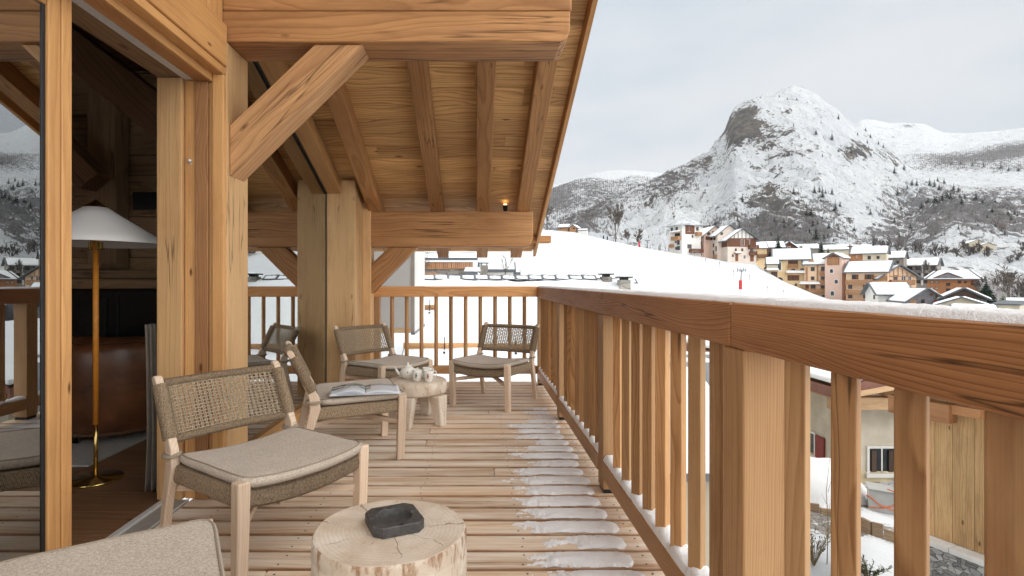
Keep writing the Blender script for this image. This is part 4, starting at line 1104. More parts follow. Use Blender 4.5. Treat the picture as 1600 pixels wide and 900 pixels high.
def house(name, lab, px, py, Y, w, l, h, rel, anchor, ridge, rise, over, wm, feats=(), roof='gable', sth=.2, roofmat='slate', gap=.45, group=None, cat='house', base=4.0, gablemat=None, zb=None):
    az = math.atan2(px-VX, F); yaw = -az+R(rel)
    c = at(px, py, Y)
    lx = {'FL': -w/2, 'FR': w/2, 'C': 0}[anchor]; rot = Matrix.Rotation(yaw, 3, 'Z')
    root = c-rot @ Vector((lx, -l/2, 0))
    t = thing(name, lab, cat, root, yaw, group); rs = random.random()*50
    # walls with gable triangles
    m = MB(); W, L = w/2, l/2
    if roof == 'gable' and ridge == 'y':
        m.prism([(-W, -L, -base), (W, -L, -base), (W, -L, h), (0, -L, h+rise), (-W, -L, h)], (0, l, 0), grain=(0, 0, 1))
    elif roof == 'gable':
        m.prism([(-W, -L, -base), (-W, L, -base), (-W, L, h), (-W, 0, h+rise), (-W, -L, h)], (w, 0, 0), grain=(0, 0, 1))
    else: m.box((-W, -L, -base), (W, L, h), 'z')
    m.build('wall', wm, t)
    rm = MB(); sm = MB(); th = .22
    def plane(a, b, c_, d, snow=True):
        a, b, c_, d = map(Vector, (a, b, c_, d)); nrm = (b-a).cross(d-a).normalized()
        if nrm.z < 0: nrm = -nrm
        q = [p+nrm*.012 for p in (a, b, c_, d)]
        if (q[2]-q[3]).length < .01: rm.prism(q[:3], nrm*th)
        else: rm.prism(q, nrm*th)
        if snow:
            k2 = [p+nrm*(th+.012) for p in (a, b, c_, d)]; snow_slab(sm, k2, sth*.8, rs, gap*.09)
    O = over
    if roof == 'gable':
        s = rise/(W if ridge == 'y' else L)
        if ridge == 'y':
            zz = h-O*s
            plane((-W-O, -L-O, zz), (-W-O, L+O, zz), (0, L+O, h+rise), (0, -L-O, h+rise))
            plane((W+O, L+O, zz), (W+O, -L-O, zz), (0, -L-O, h+rise), (0, L+O, h+rise))
        else:
            zz = h-O*s
            plane((W+O, -L-O, zz), (-W-O, -L-O, zz), (-W-O, 0, h+rise), (W+O, 0, h+rise))
            plane((-W-O, L+O, zz), (W+O, L+O, zz), (W+O, 0, h+rise), (-W-O, 0, h+rise))
    elif roof == 'hip':
        k_ = min(W, L)*.8
        A = [(-W-O, -L-O, h-.2), (W+O, -L-O, h-.2), (W+O, L+O, h-.2), (-W-O, L+O, h-.2)]
        if W > L: r0, r1 = (-W+k_*.6, 0, h+rise), (W-k_*.6, 0, h+rise)
        else: r0 = r1 = (0, 0, h+rise)
        plane(A[0], A[1], r1, r0); plane(A[2], A[3], r0, r1)
        plane(A[1], A[2], r1, r1); plane(A[3], A[0], r0, r0)
    elif roof == 'flat':
        plane((W+O, -L-O, h), (-W-O, -L-O, h), (-W-O, L+O, h+rise), (W+O, L+O, h+rise))
    ro = rm.build('roof', roofmat, t)
    if sth > 0: sm.build('roof_snow', 'roofsnow', t)
    # details on the faces
    fr = {'F': (Vector((0, -L, 0)), Vector((1, 0, 0)), Vector((0, -1, 0))), 'R': (Vector((W, 0, 0)), Vector((0, 1, 0)), Vector((1, 0, 0))),
          'L': (Vector((-W, 0, 0)), Vector((0, -1, 0)), Vector((-1, 0, 0))), 'B': (Vector((0, L, 0)), Vector((-1, 0, 0)), Vector((0, 1, 0)))}
    up = Vector((0, 0, 1))
    for ft in feats:
        kind, face_, u, z = ft[:4]; a = ft[4:]
        o, ux, nn = fr[face_]; p = o+ux*u+up*z
        def bx(m, du, dz, ww, hh, d0, d1, mi=0): m.obox(p+ux*du+up*dz+nn*((d0+d1)/2), ux*ww, up*hh, nn*(d1-d0), mi)
        if kind in ('win', 'wwin', 'lwin', 'shut'):
            ww, hh = a[:2]; m = MB()
            bd = .10
            bx(m, -(ww-bd)/2, 0, bd, hh, .0, .07); bx(m, (ww-bd)/2, 0, bd, hh, .0, .07)
            bx(m, 0, (hh-bd)/2, ww-2*bd, bd, .0, .07); bx(m, 0, -(hh-bd)/2, ww-2*bd, bd, .0, .07); bx(m, 0, 0, .07, hh-2*bd, .0, .06)
            bx(m, 0, 0, ww-2*bd, hh-2*bd, .003, .03, 1)
            if kind == 'shut':
                sd = a[2] if len(a) > 2 else 2
                for e in ((-1, 1) if sd == 2 else (sd,)): bx(m, e*(ww*.75+.04), 0, ww*.5, hh, .003, .09, 2)
            m.build('window', ['winframe' if kind == 'wwin' else 'darkframe', 'lightwin' if kind == 'lwin' else 'win', 'shutter'], t)
        elif kind == 'arch':
            ww, hh = a[:2]; m = MB()
            def outl(k_): return [ux*(-ww/2*k_)+up*(-hh/2*k_)]+[ux*(ww/2*k_*math.cos(q))+up*(hh/2*k_-ww/2*k_+ww/2*k_*math.sin(q)) for q in [math.pi-math.pi*i/12 for i in range(13)]]+[ux*(ww/2*k_)+up*(-hh/2*k_)]
            m.prism([p+q for q in outl(1)], nn*.06); m.prism([p+q for q in outl(.72)], nn*.075, 1); m.build('window', ['winframe' if len(a) < 3 else a[2], 'win'], t)
        elif kind == 'balc':
            ww, dd, hh = a[:3]; m = MB(); mt = a[3] if len(a) > 3 else 'balc'
            bx(m, 0, -hh-.1, ww, .18, .003, dd)
            bx(m, 0, -.04, ww, .10, dd-.08, dd+.02); bx(m, 0, -hh+.12, ww, .08, dd-.06, dd)
            n = max(4, int(ww/.16))
            for i in range(n): bx(m, -ww/2+(i+.5)*ww/n, -hh/2, .115, hh-.2, dd-.05, dd-.01)
            for e in (-1, 1):
                bx(m, e*(ww/2-.04), -hh/2, .08, hh, .003, dd)
            m.build('balcony', mt, t)
        elif kind == 'panel':
            ww, hh, mt = a[:3]; m = MB(); n = max(2, int(ww/.22))
            for i in range(n): bx(m, -ww/2+(i+.5)*ww/n, 0, ww/n-.02, hh, .003, .06+.012*(i % 2))
            m.build('cladding', mt, t)
        elif kind == 'gable':
            ww, hh, mt = a[:3]; m = MB()
            m.prism([p+ux*(-ww/2), p+ux*(ww/2), p+up*hh], nn*.05); m.build('gable_cladding', mt, t)
        elif kind == 'truss':
            ww, hh, mt = a[:3]; m = MB()
            for i in range(-3, 4):
                x = i*ww/7; hz = hh*(1-abs(x)/(ww/2))
                m.obox(p+ux*x+up*hz/2+nn*.08, up*hz, ux*.18, nn*.06)
            m.obox(p+nn*.08, ux*ww, up*.22, nn*.08); m.build('gable_truss', mt, t)
        elif kind == 'door':
            ww, hh, mt = a[:3]; m = MB(); bx(m, 0, 0, ww, hh, .003, .06); m.build('door', mt, t)
        elif kind == 'canopy':
            ww, dd = a[:2]; m = MB(); s2 = MB()
            q = [p-ux*ww/2+nn*dd-up*dd*.35, p+ux*ww/2+nn*dd-up*dd*.35, p+ux*ww/2+nn*.01, p-ux*ww/2+nn*.01]
            nr_ = (q[1]-q[0]).cross(q[3]-q[0]).normalized(); nr_ = nr_ if nr_.z > 0 else -nr_
            m.prism(q, nr_*.14)
            for e in (-1, 1): m.obox(p+ux*e*(ww/2-.2)+nn*(dd*.55)-up*(dd*.42), nn*dd*.95+up*dd*.30, ux*.12, up*.12)
            cn = m.build('canopy', 'balc', t); snow_slab(s2, [x+nr_*.145 for x in q], .25, rs); s2.build('roof_snow', 'roofsnow', cn)
        elif kind == 'chim':
            ww, hh = a[:2]; m = MB(); m.box((u-ww/2, -ww/2+(a[2] if len(a) > 2 else 0), z), (u+ww/2, ww/2+(a[2] if len(a) > 2 else 0), z+hh), 'z'); yy = (a[2] if len(a) > 2 else 0)
            m.box((u-ww*.7, yy-ww*.7, z+hh+.02), (u+ww*.7, yy+ww*.7, z+hh+.12), 'x', 1); m.build('chimney', ['greyrender', 'roofsnow'], ro)
    return t
def wgrid(face, us, zs, ww, hh, kind='win', *ex): return [(kind, face, u, z, ww, hh)+ex for z in zs for u in us]

house('apartment_block', 'tall white block with a grey pyramid roof at the left end of the hillside row', 1065.5, 393, 171, 6.0, 7.4, 8.5, -50, 'FR', 'y', 2.7, 1.0, 'white',
      wgrid('F', (-1.7, .6), (7.4,), 1.0, 1.1)+[('balc', 'F', .8, 4.9, 3.6, 1.1, 1.0), ('win', 'F', .9, 5.2, 2.4, 1.6), ('canopy', 'F', .8, 6.6, 3.9, 1.3), ('win', 'F', .2, 3.2, .7, .8), ('balc', 'F', -1.5, 2.6, 1.6, .9, .9), ('win', 'F', 1.4, 3.0, 1.2, 1.6), ('win', 'F', 1.3, 1.2, 1.6, 1.3), ('win', 'F', .2, 1.2, .7, .8)]
      + [('panel', 'R', -.6, 7.0, 3.6, 2.8, 'brown'), ('wwin', 'R', -.9, 7.1, 1.5, 1.6), ('win', 'R', 2.3, 7.4, 1.0, 1.2), ('balc', 'R', 2.4, 6.3, 2.0, 1.0, 1.0), ('win', 'R', .4, 4.9, .6, .9), ('win', 'R', -.8, 1.7, 1.6, 1.3), ('balc', 'R', 1.3, .9, 4.6, 1.4, 1.0, 'brown')], roof='hip', sth=0, cat='apartment block', roofmat='frostslate')
house('chalet', 'pink chalet with a brown balcony directly right of the white block', 1100, 399, 176, 7.5, 9.5, 6.6, 25, 'FL', 'y', 3.0, .9, 'pink',
      [('balc', 'L', 1.0, 4.7, 4.6, 1.1, 1.1, 'brown'), ('arch', 'L', .6, 5.0, 1.2, 1.7, 'darkframe'), ('panel', 'L', -3.2, 5.0, 2.4, 1.4, 'brown'), ('win', 'L', 3.4, 2.6, .8, 1.6), ('win', 'L', -1.0, 2.4, .8, 1.6), ('win', 'L', 2.6, .6, .9, 1.0), ('win', 'F', -2.2, 7.0, 1.0, 1.0), ('win', 'F', -.6, 7.4, 1.0, 1.0), ('balc', 'F', -1.6, 6.2, 3.2, .9, .9, 'brown')], cat='chalet')
house('chalet', 'pale pink chalet stepped between two others in the hillside row', 1121, 404, 171, 7.5, 8.5, 7.6, 25, 'FL', 'y', 3.0, .9, 'pinkpale',
      [('win', 'L', -1.5, 6.4, .8, 1.0), ('win', 'L', .2, 6.5, 1.4, .8), ('win', 'L', 2.2, 6.4, 1.4, .8), ('win', 'L', 1.6, 4.4, .8, 1.2), ('win', 'L', 1.6, 2.0, .8, 1.5), ('win', 'L', 3.4, 3.2, .7, 1.6), ('win', 'L', -1.6, 2.8, .8, 1.0), ('balc', 'L', 3.2, 1.2, 1.8, .6, .9), ('win', 'F', -2.4, 7.9, .8, .8)], cat='chalet')
house('chalet', 'pink and brown chalet with a glazed timber gable at the right end of the row', 1137, 408, 167, 8.8, 7.6, 6.8, 25, 'FL', 'y', 3.2, 1.1, 'pinkpale',
      [('panel', 'F', 0, 5.7, 8.78, 2.5, 'brown'), ('panel', 'L', 0, 5.7, 7.5, 2.5, 'brown'), ('gable', 'F', 0, 6.96, 8.2, 2.95, 'winframe'), ('truss', 'F', 0, 6.98, 8.4, 2.9, 'brown'), ('wwin', 'F', .2, 5.8, 1.1, 2.0), ('wwin', 'F', 1.9, 5.8, 1.1, 2.0), ('balc', 'F', 3.3, 4.9, 2.8, 1.2, 1.0, 'brown'), ('win', 'F', -1.9, 3.5, .6, .9), ('win', 'F', .1, 3.5, .6, .9), ('win', 'F', 3.0, 3.4, .9, 1.5), ('balc', 'F', 3.3, 3.0, 2.2, .8, 1.0, 'brown'),
       ('door', 'F', -1.6, 1.1, .9, 2.2, 'shutter'), ('canopy', 'F', -1.5, 2.7, 2.0, .9), ('win', 'F', -2.8, 1.7, .5, .8), ('wwin', 'F', .8, 1.3, .8, 1.2), ('door', 'F', 3.1, .9, 1.1, 2.0, 'shutter'), ('win', 'L', -1.0, 4.1, .5, .8), ('win', 'L', -2.4, 2.5, .5, .7)], cat='chalet')
house('barn', 'low ochre building with a snowy roof just right of the hillside row', 1184, 403, 186, 5.6, 7, 3.4, 10, 'C', 'x', 2.0, .6, 'yellow', [('balc', 'F', 1.2, 1.2, 3.0, 1.2, 1.0, 'brown'), ('win', 'F', -1.5, 2.0, .7, .9)], sth=.4)
house('chalet', 'brown chalet behind the village with its gable facing right', 1206, 401, 200, 8.2, 6, 3.6, 10, 'C', 'x', 2.0, .7, 'brown', [('win', 'F', -2, 1.9, 1.0, 1.0), ('win', 'F', .6, 1.9, 1.0, 1.0), ('win', 'F', 2.6, 1.9, 1.0, 1.0), ('balc', 'F', 1.5, 1.1, 4.0, .9, .9)], cat='chalet', sth=.45)
house('chalet', 'small dark gabled chalet between two spruces behind the yellow house', 1233, 398, 204, 4.6, 7, 2.9, 6, 'C', 'y', 1.9, .6, 'brown', [('wwin', 'F', 0, 2.6, 1.0, 1.0)], cat='chalet', sth=.4)
house('yellow_house', 'yellow house with an arched window and a wide snowy roof behind the ski slope', 1237, 446, 150, 8.0, 8, 7.6, 2, 'C', 'x', 2.8, 1.0, 'yellow',
      [('arch', 'F', -3.0, 5.4, 1.15, 3.0), ('arch', 'F', -2.9, 1.5, 2.2, 2.2, 'yellow'), ('panel', 'F', .3, 6.1, 2.4, 2.3, 'brown'), ('win', 'F', .4, 6.5, 1.6, 1.3), ('balc', 'F', .3, 5.9, 2.5, .5, 1.1), ('win', 'F', .4, 4.3, 1.0, .9), ('win', 'F', 2.5, 4.1, .8, 1.2), ('win', 'F', 3.3, 6.6, .7, .8), ('canopy', 'F', .9, 3.9, 4.6, 1.6), ('panel', 'F', .4, 2.1, 2.8, 1.5, 'brown'), ('win', 'F', .8, 2.2, 1.7, 1.2), ('win', 'F', 1.0, .2, .5, .7), ('chim', 'F', 2.4, 10.2, .7, .9)])
house('house', 'low porch building with snowy roofs at the left side of the yellow house', 1207, 437, 150, 2.6, 5, 4.4, 2, 'C', 'x', 1.8, .4, 'cream', [('canopy', 'F', 0, 2.9, 2.9, 1.2), ('door', 'F', .4, 1.2, 1.6, 2.0, 'darkframe')], sth=.35)
house('apartment_block', 'tan building with stacked wooden balconies between the yellow house and the pink tower', 1276, 466, 146, 5.6, 8, 9.4, 0, 'C', 'x', 2.8, .7, 'tan',
      [('win', 'F', -.9, 7.9, .9, 1.1), ('win', 'F', -.9, 5.4, .8, 1.0), ('panel', 'F', -2.3, 6.3, .5, 4.2, 'balc'), ('panel', 'F', .2, 6.3, .4, 5.4, 'balc'), ('win', 'F', 1.4, 7.9, .9, 1.2), ('win', 'F', 2.3, 7.9, .6, 1.2), ('balc', 'F', 1.7, 7.3, 2.1, .9, 1.0), ('win', 'F', 1.4, 5.3, .9, 1.2), ('win', 'F', 2.3, 5.3, .6, 1.2), ('balc', 'F', 1.7, 5.0, 2.1, .9, 1.0), ('win', 'F', 1.4, 2.9, 1.0, 1.2), ('balc', 'F', 1.7, 2.6, 2.1, .9, 1.0),
       ('canopy', 'F', -1.6, 4.2, 4.8, 1.4), ('balc', 'F', -.9, 2.6, 3.0, 1.1, 1.0), ('win', 'F', -.8, 2.9, 1.1, 1.4), ('door', 'F', -2.2, 2.6, .8, 2.0, 'shutter'), ('arch', 'F', -.9, .2, 2.2, 2.1, 'pink'), ('arch', 'F', 1.6, .2, 1.8, 2.1, 'pink'), ('gable', 'F', -1.2, 9.5, 2.2, 1.2, 'balc')], cat='apartment block', base=8)
house('tower', 'tall pink tower with three white arched windows and an open timber top', 1302, 494, 142, 4.0, 4.2, 15.3, -20, 'C', 'y', 1.2, .45, 'pink',
      [('panel', 'F', 0, 14.4, 2.9, 2.0, 'balc'), ('win', 'F', -.75, 14.4, 1.1, 1.7), ('win', 'F', .75, 14.4, 1.1, 1.7), ('arch', 'F', -.4, 11.9, 1.0, 1.4), ('arch', 'F', .7, 9.1, 1.0, 1.4), ('arch', 'F', -.2, 6.0, 1.1, 1.6), ('gable', 'F', 0, 15.45, 3.2, .9, 'brown')], cat='tower', sth=.25, base=6)
house('apartment_block', 'tan apartment house with three rows of wooden balconies right of the pink tower', 1322, 494, 138, 8.6, 8, 11.4, -14, 'FL', 'x', 2.6, .7, 'tan',
      [('shut', 'F', -2.6, 10.0, .9, 1.2, 1), ('shut', 'F', .6, 10.0, .9, 1.2), ('balc', 'F', -1.5, 9.2, 5.4, 1.1, 1.0), ('panel', 'F', 2.8, 9.6, 3.0, 1.2, 'balc')]
      + wgrid('F', (-3.4,), (7.6, 5.2, 2.9), .9, 1.2)+[('shut', 'F', .3, z, .9, 1.2) for z in (7.6, 5.2, 2.9)]+[('win', 'F', 2.2, z, .9, 1.3) for z in (7.6, 5.2, 2.9)]
      + [('balc', 'F', -1.0, 6.7, 6.4, 1.2, 1.0), ('balc', 'F', -.2, 4.3, 8.0, 1.2, 1.0), ('balc', 'F', -.2, 1.9, 8.0, 1.2, 1.0), ('win', 'F', 3.7, 5.0, .7, 1.2)], cat='apartment block', base=6)
house('chalet', 'tan chalet with a deep timber gable and balcony above the white farmhouse', 1375, 492, 133, 8.2, 8.0, 9.4, 30, 'FL', 'y', 2.8, 1.2, 'tan',
      [('balc', 'F', .6, 8.6, 5.2, 1.2, 1.1), ('win', 'F', -.6, 9.0, .9, 1.5), ('wwin', 'F', 1.2, 9.0, 1.1, 1.6), ('wwin', 'F', 2.6, 8.8, .8, 1.4), ('shut', 'F', -2.6, 8.8, .6, 1.3, -1), ('win', 'F', -2.9, 5.9, .8, 1.2), ('win', 'F', .2, 6.0, .8, 1.2), ('win', 'F', -2.9, 3.0, .9, 1.1), ('truss', 'F', 0, 9.5, 7.0, 2.3, 'balc'), ('panel', 'L', 0, 8.6, 6.4, 1.3, 'balc')], cat='chalet', base=6)
house('house', 'orange house with a cream end wall behind the tan apartment house', 1357, 412, 182, 9.6, 7, 3.6, -6, 'C', 'x', 2.2, .7, 'cream', [('panel', 'F', -3.2, 2.2, 3.2, 2.6, 'orange'), ('wwin', 'F', -3.0, 2.4, .8, .8), ('win', 'F', .2, 2.0, .9, 1.2), ('win', 'F', 2.6, 2.0, .8, 1.0)], sth=.5)
house('house', 'small snowy roofed house beside the long grey building', 1396, 418, 187, 5.6, 7, 3.4, -8, 'C', 'x', 2.2, .6, 'greyrender', [('win', 'F', -1, 1.8, .8, 1.0), ('win', 'F', 1.2, 1.8, .8, 1.0)], sth=.5)
house('chalet', 'tiny orange gable rising over the snowy roofs behind the pink tower', 1328, 394, 212, 4.2, 5, 1.4, 0, 'C', 'y', 1.1, .5, 'orange', [('wwin', 'F', 0, 1.1, 1.8, .6)], sth=.3, cat='chalet')
house('house', 'long snowy roof on the left of the tiny orange gable', 1306, 397, 214, 8.5, 6, 1.8, 0, 'C', 'x', 1.8, .5, 'cream', [], sth=.5)
house('house', 'snowy roofed house on the right of the tiny orange gable', 1347, 397, 216, 6.0, 6, 1.8, 0, 'C', 'x', 1.8, .5, 'cream', [], sth=.5)
house('house', 'long low house with a snowy roof behind the yellow house', 1258, 394, 216, 9.0, 6, 1.4, 0, 'C', 'x', 1.7, .5, 'greyrender', [], sth=.45)
house('apartment_block', 'long bare grey building with empty windows below the fields', 1430, 446, 190, 11.6, 8, 7.2, -10, 'C', 'x', 2.3, .8, 'greyrender',
      wgrid('F', (-3.6, -1.4, .8, 3.0), (1.4, 3.7, 6.0), 1.3, 1.3)+wgrid('F', (4.9,), (1.4, 3.7, 6.0), 1.2, 1.2)+[('balc', 'F', -1.3, 3.1, 6.6, 1.0, .9, 'greywood'), ('balc', 'F', -1.3, 5.4, 6.6, 1.0, .9, 'greywood'), ('panel', 'F', -2.5, 3.6, .5, 7.0, 'greywood'), ('panel', 'F', 1.9, 3.6, .5, 7.0, 'winframe')], cat='apartment block', sth=.45)
house('chalet', 'orange timber house with a broad hipped snowy roof below the open fields', 1489, 472, 165, 12.0, 9, 7.0, 0, 'C', 'x', 2.6, .8, 'orange',
      [('lwin', 'F', -4.9, 6.1, .7, .7), ('lwin', 'F', -3.8, 6.1, .7, .7), ('lwin', 'F', -4.9, 4.2, .7, .7), ('lwin', 'F', -3.8, 4.2, .7, .7), ('panel', 'F', -2.5, 3.5, .2, 6.8, 'balc'), ('panel', 'F', .6, 3.5, .2, 6.8, 'balc'), ('win', 'F', -1.1, 5.4, 1.0, 1.0), ('win', 'F', -1.1, 3.6, 1.0, 1.1), ('win', 'F', 1.5, 6.1, .8, .8), ('lwin', 'F', 1.5, 4.1, .7, .7), ('lwin', 'F', 2.8, 4.1, .7, .7), ('win', 'F', 2.8, 6.1, .7, .7), ('lwin', 'F', 3.7, 3.6, .8, .8), ('balc', 'F', 5.0, 4.8, 2.0, 1.2, 1.0), ('panel', 'F', 5.0, 5.9, 2.0, 1.4, 'brown'), ('canopy', 'F', -1.0, 7.1, .1, .1)], roof='hip', sth=.4, cat='chalet', base=5)
house('dormer_gable', 'triangular brown dormer set into the roof of the orange timber house', 1481, 434.5, 160.5, 6.2, 3.4, .02, 0, 'C', 'y', 1.55, .15, 'brown', [('gable', 'F', 0, .05, 5.4, 1.3, 'greywood')], sth=.25, cat='dormer', base=.0)
house('farmhouse', 'white farmhouse with a snowy roof behind the grey timber barn', 1397, 488, 116, 6.0, 6.5, 4.1, 22, 'C', 'x', 2.2, .8, 'white', [('win', 'F', 1.2, 3.6, .9, .9), ('win', 'F', 2.4, 3.6, .9, .9), ('win', 'F', 1.8, 2.6, 1.2, .8), ('win', 'L', 1.5, 3.2, .6, .9)], sth=.35, base=5, cat='farmhouse')
house('barn', 'grey timber barn with red windows and a snowy roof just above the handrail', 1421, 494, 108, 5.6, 7.5, 3.4, 20, 'FL', 'y', 2.1, 1.0, 'greywood',
      [('panel', 'F', -2.2, 2.4, 1.0, 1.7, 'balc'), ('shut', 'F', -.6, 2.9, .55, 1.0, 9), ('win', 'F', -.6, 2.9, .6, 1.0), ('door', 'F', 1.4, 2.3, .5, 1.7, 'red'), ('door', 'F', 2.2, 2.8, .5, 1.0, 'shutter'), ('door', 'F', 1.8, 4.1, .6, .7, 'shutter'), ('door', 'F', .8, 4.4, .5, .5, 'shutter'), ('win', 'L', 0, 2.0, 1.0, .8)], sth=.25, cat='barn', base=4)
house('house', 'dark gabled house behind the cream one, right of the grey barn', 1506, 492, 104, 6.4, 7, 3.2, 4, 'C', 'y', 1.9, .8, 'greywood', [('gable', 'F', 0, 3.2, 6.2, 1.7, 'darkframe')], sth=.22, base=4)
house('house', 'cream gabled house with white snowy eaves right of the grey barn', 1503, 497, 98, 6.8, 6, 2.3, 2, 'C', 'y', 1.35, .7, 'cream', [('win', 'F', -1.5, 1.6, .8, .8)], sth=.22, base=4)
house('shed', 'flat snow covered shed roof at the right just above the handrail', 1524, 499, 88, 5.6, 4.5, 1.2, 4, 'C', 'x', .85, .2, 'greyrender', [], roof='flat', sth=.25, cat='shed', base=3)
house('shed', 'low beige wall building beside the spruce and the shed', 1572, 497, 92, 3.4, 4, 2.2, -18, 'C', 'x', .5, .25, 'cream', [], roof='flat', sth=.0, cat='shed', base=3)
house('house', 'house with stepped grey roofs at the right edge of the view', 1606, 492, 94, 5.0, 5, 1.2, 0, 'C', 'x', 1.6, .5, 'greyrender', [('canopy', 'F', -1, 1.0, 4.4, 1.4)], sth=.16, base=3)
for px, py, w, lab in ((1527, 391, 9, 'stone hay barn alone in the upper field, the larger of two'), (1544, 393, 7.5, 'lower stone hay barn beside the larger one in the upper field')):
    p = main.find(px, py) or at(px, py, 430)
    house('stone_barn', lab, px, py, p.y, w, w*.9, w*.5, 25, 'C', 'y', w*.22, .5, 'cream', [('door', 'F', 0, 1.5, 1.4, 2.2, 'darkframe')], sth=.3, cat='barn', base=8)
house('chalet', 'small brown chalet on the crest of the ski slope under the roof edge', 880, 360, 194, 3.6, 3.6, 1.1, -20, 'C', 'x', 1.0, .4, 'balc', [('win', 'F', -1, .9, .6, .6)], sth=.35, cat='chalet')
house('chalet', 'second small brown chalet on the slope crest, nearer the bare trees', 895, 361, 192, 2.4, 3.4, 1.2, -20, 'C', 'y', .9, .4, 'balc', [('win', 'F', .4, .9, .6, .6)], sth=.3, cat='chalet')
house('shed', 'low white snow covered shed on the crest right of the two brown chalets', 910, 363, 190, 3.2, 3, .6, -10, 'C', 'x', .3, .2, 'white', [], sth=.4, cat='shed')

# ---- ski lift and markers on the slope
def find_slope(px, py):
    Y = 20
    while Y < 240:
        X = (px-VX)/F*Y
        if VY-(ground_z(X, Y)-EYE)/Y*F <= py: return Vector((X, Y, ground_z(X, Y)))
        Y += .5
    return at(px, py, 150)
p = find_slope(1157, 452); s_ = p.y/F
t = thing('lift_pylon', 'ski lift pylon with red padding on the open snow slope', 'pylon', p)
m = MB(); m.tube([(0, 0, 0), (.2*s_*8, 0, 30*s_)], .9*s_, 8); m.build('mast', 'steel', t)
m = MB(); m.box((-1.9*s_, -1.9*s_, 0), (1.9*s_, 1.9*s_, 14*s_), 'z'); m.build('padding', 'red', t, .5*s_)
m = MB(); m.obox((1.6*s_, 0, 30*s_), (14*s_, 0, 0), (0, 1.2*s_, 0), (0, 0, 1.4*s_))
for e in (-6.5, -2.5, 2.5, 6.5): m.tube([(1.6*s_+e*s_, -.8*s_, 30*s_), (1.6*s_+e*s_, -.8*s_, 34*s_)], .5*s_, 6); m.tube([(1.6*s_+e*s_-1.1*s_, 0, 28.2*s_), (1.6*s_+e*s_+1.1*s_, 0, 28.2*s_)], .7*s_, 8)
m.build('crossbar', 'steel', t)
p = find_slope(1011.5, 388); s_ = p.y/F
t = thing('lift_pylon', 'small dark lift post with a T shaped head near the crest', 'pylon', p)
m = MB(); m.tube([(0, 0, -.2), (0, 0, 12*s_)], .7*s_, 6); m.build('mast', 'steel', t)
m = MB(); m.obox((0, 0, 12*s_), (8*s_, 0, 0), (0, s_, 0), (0, 0, 2*s_)); m.obox((0, 0, 9.4*s_), (4*s_, 0, 0), (0, s_, 0), (0, 0, 1.6*s_)); m.build('crossbar', 'steel', t)
p = find_slope(999, 385); s_ = p.y/F
m = MB(); m.tube([(0, 0, -.2), (0, 0, 8*s_)], [1.4*s_, 1.1*s_], 8); o = m.build('padded_post', 'red'); o.location = p; tag(o, 'short red padded post beside the small lift post', 'post')
for i, (px, py) in enumerate([(1085, 402), (1102.6, 413), (1124.5, 418), (1146, 431), (1171, 438), (1199, 456), (1224, 462)]):
    p = find_slope(px, py); s_ = p.y/F
    m = MB(); m.tube([(0, 0, -.3), (0, 0, 9*s_)], .30*s_, 5); m.tube([(0, 0, 6*s_), (0, 0, 8.6*s_)], .45*s_, 5, 1); o = m.build('marker_pole', ['steel', 'iron']); o.location = p
    tag(o, 'thin marker pole standing in the snow of the ski slope', 'pole', 'marker poles on the ski slope')
for i, (px, lab) in enumerate(((943, 'dark snow post on the crest, the left of a pair'), (949, 'dark snow post on the crest, the right of a pair'))):
    p = gz(px, crest(px)[0]-1); m = MB(); m.tube([(0, 0, -.3), (0, 0, .8), (0, 0, .95)], [.22, .2, .1], 6); o = m.build('snow_post', 'iron'); o.location = p; tag(o, lab, 'post')

# ---- trees of the village
for i, (px, Y, h, r, lab, mat) in enumerate([(1216, 182, 8.5, 2.0, 'dark spruce rising behind the left roof of the yellow house', 'needle'), (1203, 166, 6.2, 2.1, 'broad spruce in front of the brown chalet left of the yellow house', 'needle'),
        (1283, 190, 7.4, 2.1, 'spruce behind the snowy roofs left of the pink tower', 'needle'), (1294, 192, 5.2, 1.3, 'slim small spruce close behind the pink tower', 'needle')]):
    py = [402, 418, 408, 408][i]; conifer('spruce', lab, at(px, py, Y), h, r, 60+i, mat, layers=18, per=14)
conifer('spruce', 'big snowy green spruce right of the cream house', at(1541, 502, 112), 8.6, 4.0, 71, 'needle', layers=24, per=20)
conifer('spruce', 'yellow green bushy conifer right of the big spruce', at(1567, 500, 116), 5.6, 3.0, 72, 'needlegreen', layers=14, per=18)
bare_tree('bare_tree', 'large leafless tree on the crest of the ski slope', at(962, 377, 186), 13.5, 81, depth=4, spread=.42, nb=(4, 6), tw=.22)
bare_tree('bare_tree', 'leafless tree at the roof edge on the slope crest', at(856, 362, 196), 11, 82, depth=4, spread=.5, nb=(4, 5), tw=.20)
bare_tree('bare_tree', 'small leafless tree beside the red padded post', at(998, 386, 178), 6.5, 83, depth=4, spread=.5, nb=(4, 5), tw=.20)
bare_tree('bare_tree', 'low leafless bush tree between the two larger crest trees', at(981, 380, 180), 5.5, 84, depth=4, spread=.55, nb=(4, 5), tw=.18)
bare_tree('bare_tree', 'big snowy leafless tree with a leaning trunk at the right edge of the village', at(1577, 484, 120), 11.5, 85, depth=4, spread=.55, nb=(4, 6), thin=1.4, tw=.16)
tp_ = None; variants = []
for s_ in range(3): variants.append(bare_tree('bare_tree', 'leafless tree', (0, 0, 0), 1.0, 90+s_, mat='twig', depth=3, spread=.42, nb=(5, 6), tw=.030, thin=1.2))
def vtree(i, pos, h, lab, group):
    global tp_
    c = variants[i] if tp_ is not None and i in tp_ else copy_tree(variants[i % 3])
    c.location = pos; c.scale = (h, h, h); c.rotation_euler = (0, 0, random.uniform(0, 6)); c['label'] = lab; c['group'] = group
first = {0, 1, 2}
spots = []
